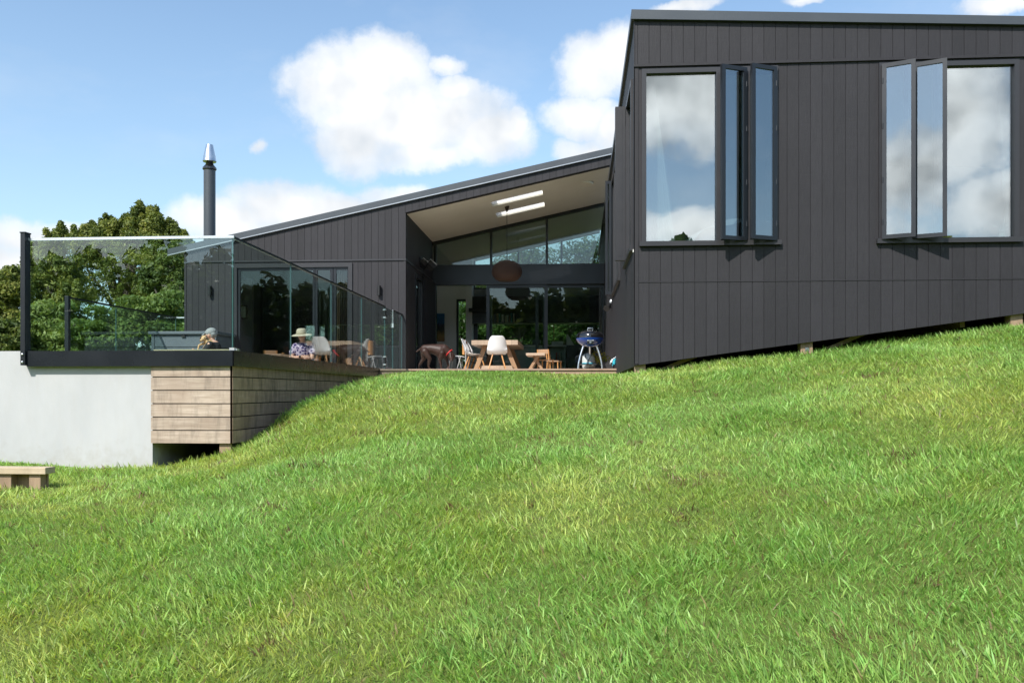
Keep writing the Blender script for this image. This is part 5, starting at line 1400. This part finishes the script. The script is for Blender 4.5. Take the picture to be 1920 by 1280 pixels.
# small tan dog in his arms
dx, dy = atY(383, my - .12), my - .12
dz = zz(634, dx, dy)
pd = thing('dog', 'small tan dog with dark ears held against the shoulder of the person in the cap', 'dog', (dx, dy, dz))
body('body', [('e', (0, 0, 0), (.058, .060, .056)), ('c', (-.012, -.03, -.02), (-.028, -.09, -.055), .036, .025), ('e', (-.03, -.112, -.058), (.014, .012, .010)), ('c', (.02, .03, -.02), (.10, .05, -.12), .055, .075), ('c', (.10, .05, -.12), (.10, .06, -.30), .085, .08),
              ('c', (-.01, .0, -.10), (-.075, -.07, -.14), .028, .017), ('c', (-.075, -.07, -.14), (-.088, -.08, -.22), .017, .015), ('e', (-.09, -.09, -.23), (.017, .022, .013)), ('c', (.06, -.02, -.12), (.01, -.06, -.20), .03, .018), ('c', (.01, -.06, -.20), (.0, -.06, -.27), .018, .015), ('e', (-.002, -.07, -.28), (.016, .02, .012)),
              ('c', (.12, .05, -.30), (.06, -.04, -.34), .045, .025), ('c', (.06, -.04, -.34), (.05, -.05, -.40), .022, .016), ('c', (.14, .1, -.33), (.2, .14, -.25), .018, .009)], M['tan'], pd, .006, 3)
for sx in (-1, 1):
    body('ear', [('c', (sx * .040, .005, .035), (sx * .062, -.025, .015), .020, .016), ('e', (sx * .062, -.035, -.005), (.014, .012, .022))], M['darkfur'], pd, .005, 2)
for c in ((-.024, -.046, .008), (.022, -.052, .006)): mb = MB(); mb.ball(c, .008); mb.build('eye', M['black'], pd, True, False)
mb = MB(); mb.ball((-.032, -.124, -.052), (.010, .008, .007)); mb.build('nose', M['black'], pd, True, False)

# brown pointer at the deck edge, rear towards the left, head lowered to the right
gy_ = 17.45; gx_ = atY(812, gy_)
kd = dep(gx_, gy_) / F
dg_ = thing('dog', 'large chocolate brown short haired dog with lowered head and red collar on the deck', 'dog', (gx_, gy_, DECK))
def D(px, py, y=0): return ((px - 812) * kd, y, (691.5 - py) * kd * 1.04 + .0)
pts = [('c', D(797, 652.5, 0), D(811, 652, 0), .098, .100), ('c', D(811, 652, 0), D(827, 656, 0), .102, .135), ('e', D(827, 657.5, 0), (.12, .10, .150)), ('c', D(806, 650), D(829, 650.5), .075, .085), ('e', D(795.5, 653.5), (.085, .095, .105)),
       ('c', D(833, 653), D(843, 660), .105, .078), ('c', D(843, 660), D(847, 664, -.02), .08, .07), ('e', D(847, 665.5, -.03), (.078, .07, .075)), ('c', D(848, 667, -.06), D(849, 672, -.16), .056, .038), ('e', D(849, 673, -.185), (.034, .035, .030)), ('c', D(846, 669, -.06), D(847.5, 674, -.145), .035, .022),
       ('c', D(793, 649), D(786, 653.5), .035, .022), ('c', D(786, 653.5), D(779.5, 657.5), .022, .012)]
def hind(y, hip, knee, hock, foot):
    a, b_, c, d = D(*hip, y), D(*knee, y * 1.15), D(*hock, y * 1.1), D(*foot, y * 1.1)
    return [('c', a, b_, .080, .047), ('c', b_, c, .043, .021), ('c', c, d, .022, .018), ('e', (d[0] + .03, d[1], .022), (.045, .030, .019))]
pts += hind(.085, (793, 657), (792.5, 669), (783.5, 682), (785, 690)) + hind(-.085, (798, 657), (807, 669.5), (804.5, 683), (809, 690.5))
def fore(y, sh, el, wr_, ft):
    a, b_, c, d = D(*sh, y), D(*el, y * 1.1), D(*wr_, y), D(*ft, y)
    return [('c', a, b_, .066, .036), ('c', b_, c, .033, .021), ('c', c, d, .021, .018), ('e', (d[0] + .025, d[1], max(d[2], .022)), (.046, .034, .022))]
pts += fore(-.072, (830, 660), (825.5, 670.5), (828, 683), (829, 690.5)) + fore(.072, (833, 660), (836, 670), (840, 682), (837, 688.5))
body('body', pts, M['liver'], dg_, .0095, 5)
for sy_ in (-1, 1):
    a = Vector(D(846, 660.5, sy_ * .072 - .03)); body('ear', [('c', a, a + Vector((.012, sy_ * .022, -.10)), .030, .036), ('e', a + Vector((.012, sy_ * .022, -.125)), (.034, .014, .03))], M['liver'], dg_, .007, 3)
ctr = (Vector(D(842.5, 659)) + Vector((0, -.005, 0))); dr = (Vector(D(847, 664)) - Vector(D(838, 655.5))).normalized()
mb = MB(); a_ = dr.orthogonal().normalized(); b_ = dr.cross(a_)
ring = [ctr + (a_ * math.cos(2 * math.pi * i / 24) + b_ * math.sin(2 * math.pi * i / 24)) * .083 for i in range(25)]
mb.tube(ring, .013, 8); mb.build('collar', M['red'], dg_, True, False)
mb = MB(); mb.ball(D(849.5, 674, -.215), (.014, .010, .011)); mb.build('nose', M['black'], dg_, True, False)

# ------------------------------------------------------------------ light, sky, camera
AZ, EL = R(28), R(46)
to_sun = Vector((-math.sin(AZ) * math.cos(EL), -math.cos(AZ) * math.cos(EL), math.sin(EL)))
sun = bpy.data.lights.new('sun', 'SUN'); sun.energy = 5.0; sun.angle = R(.5); sun.color = (1, .955, .89)
so = bpy.data.objects.new('sun', sun); COL.objects.link(so); so.rotation_euler = to_sun.to_track_quat('Z', 'Y').to_euler()

w = bpy.data.worlds.new('World'); scn.world = w; w.use_nodes = True
nt = NT(w.node_tree); nt.n.clear()
out = nt.n.new('ShaderNodeOutputWorld'); bg = nt.n.new('ShaderNodeBackground'); nt.l.new(bg.outputs[0], out.inputs[0])
SKY = .135; bg.inputs[1].default_value = SKY
sky = nt.node('ShaderNodeTexSky', sky_type='NISHITA', sun_disc=False, sun_elevation=EL, sun_rotation=math.pi + AZ, air_density=1.0, dust_density=.6, ozone_density=1.6)
tcg = nt.node('ShaderNodeTexCoord').outputs['Generated']
sx = nt.node('ShaderNodeSeparateXYZ', i_0=tcg)
az = nt.math('ARCTAN2', sx.outputs[0], sx.outputs[1]); el = nt.math('ARCSINE', sx.outputs[2])
wob = nt.node('ShaderNodeTexNoise', i_Scale=9.0, i_Detail=6.0, i_Roughness=.6, i_Vector=tcg)
ae = nt.node('ShaderNodeCombineXYZ', i_0=az, i_1=el, i_2=0.0).outputs[0]
ae = nt.vmath('ADD', ae, nt.vmath('MULTIPLY', nt.vmath('SUBTRACT', wob.outputs['Color'], (.5, .5, .5)), (.07, .05, 0)))
def blobs(lst):
    acc = None
    for (a0, e0, ra, re, s) in lst:
        v = nt.vmath('MULTIPLY', nt.vmath('SUBTRACT', ae, (a0, e0, 0)), (1 / ra, 1 / re, 0))
        q = nt.math('SUBTRACT', s, nt.vmath('LENGTH', v))
        acc = q if acc is None else nt.math('MAXIMUM', acc, q)
    return acc
def pb(px, py, rx, ry, s=1.0):
    t = (px - CX) / F; a0 = math.atan(t) - CA; e0 = math.atan((HY - py) / F * math.cos(math.atan(t)))
    return (a0, e0, rx / F, ry / F, s)
front = [pb(640, 165, 110, 85, 1.15), pb(715, 135, 100, 70, 1.15), pb(770, 235, 190, 85, 1.15), pb(830, 125, 70, 30, .75), pb(850, 175, 60, 40, .9), pb(905, 262, 95, 60, 1.1), pb(660, 250, 80, 80, 1.1), pb(955, 250, 38, 50), pb(800, 300, 160, 36),
         pb(1110, 130, 85, 65), pb(1165, 110, 80, 70), pb(1100, 215, 95, 50), pb(1110, 285, 90, 40, .9), pb(1150, 240, 60, 60),
         pb(525, 395, 130, 62), pb(430, 410, 130, 48), pb(620, 400, 110, 45), pb(490, 275, 30, 30, .66), pb(740, 370, 130, 35, .8),
         pb(40, 450, 90, 48), pb(130, 440, 90, 30, .9), pb(0, 500, 120, 60), pb(250, 430, 120, 30, .8),
         pb(1290, 6, 80, 16), pb(1500, 0, 60, 14, .8), pb(1870, 14, 80, 22), (R(75), R(14), R(18), R(6), 1), (R(-60), R(12), R(20), R(7), 1), (R(-90), R(9), R(24), R(7), 1)]
d = math.radians
back = [(d(172), d(19), d(9), d(4), 1.1), (d(158), d(16), d(5), d(5), 1.05), (d(171), d(10.8), d(8), d(1.6), .95), (d(152), d(11), d(7), d(2.6), 1), (d(162), d(22), d(9), d(4), .9), (d(135), d(22), d(12), d(4), .9),
        (d(-141), d(10), d(15), d(4.2), 1), (d(-152), d(13), d(10), d(3.5), .9), (d(-120), d(8), d(14), d(4), 1), (d(-165), d(22), d(12), d(6), .9)]
det = nt.noise(tcg, 13, 9, .64)
det2 = nt.noise(tcg, 4.2, 5, .55)
fld = nt.math('ADD', blobs(front + back), nt.math('MULTIPLY', nt.math('SUBTRACT', det, .5), 1.0))
mask = nt.ramp(fld, [(.0, 0), (.08, .12), (.30, .70), (.7, 1)], 'LINEAR')
wisp = nt.math('MULTIPLY', nt.ramp(nt.noise(nt.mapping(tcg, (1, 1, 2.6)), 3.1, 8, .6), [(.5, 0), (.75, 1)]), .18)
hz = nt.ramp(el, [(.0, .68), (.16, .42), (.4, .12), (.6, 0)])
mask = nt.math('MAXIMUM', mask, wisp)
sm = nt.noise(tcg, 11, 3, .5); sm_u = nt.noise(nt.vmath('ADD', tcg, (-.014, 0, .026)), 11, 3, .5)
shade = nt.math('ADD', nt.math('ADD', nt.math('MULTIPLY', det2, .85), nt.math('MULTIPLY', det, .12)), nt.math('MULTIPLY_ADD', nt.math('SUBTRACT', sm, sm_u), .7, .02))
is_back = nt.ramp(nt.math('MULTIPLY_ADD', sx.outputs[1], .5, .5), [(.3, 1), (.5, 0)])
dark_c = nt.mix(is_back, (4.3, 4.6, 4.95), (6.0, 6.3, 6.6)); lite_c = nt.mix(is_back, (6.1, 6.15, 6.2), (15.0, 15.2, 15.4))
cc = nt.mix(nt.ramp(shade, [(.38, 0), (.60, 1)]), dark_c, lite_c)
skyc = nt.mix(1.0, sky.outputs[0], (1.22, 1.27, 1.24), 'MULTIPLY')
skyc = nt.mix(nt.math('MULTIPLY', hz, nt.math('MULTIPLY_ADD', is_back, -.55, .7)), skyc, (3.2, 4.5, 5.5))
fin = nt.mix(mask, skyc, cc)
nt.l.new(fin, bg.inputs[0])

cam = bpy.data.cameras.new('camera'); co = bpy.data.objects.new('camera', cam); COL.objects.link(co)
co.location = (0, 0, 0); co.rotation_euler = (R(90), 0, CA)
cam.sensor_width = 36; cam.lens = 36 * F / 1920; cam.shift_y = (HY - 640) / 1920; cam.clip_end = 2000; cam.clip_start = .05
scn.camera = co
scn.view_settings.view_transform = 'Standard'; scn.view_settings.look = 'None'; scn.view_settings.exposure = .40; scn.view_settings.gamma = 1
scn.render.engine = 'CYCLES'
cy_ = scn.cycles
cy_.use_denoising = True; cy_.max_bounces = 10; cy_.transparent_max_bounces = 24; cy_.glossy_bounces = 6; cy_.caustics_reflective = False; cy_.caustics_refractive = False; cy_.sample_clamp_indirect = 6
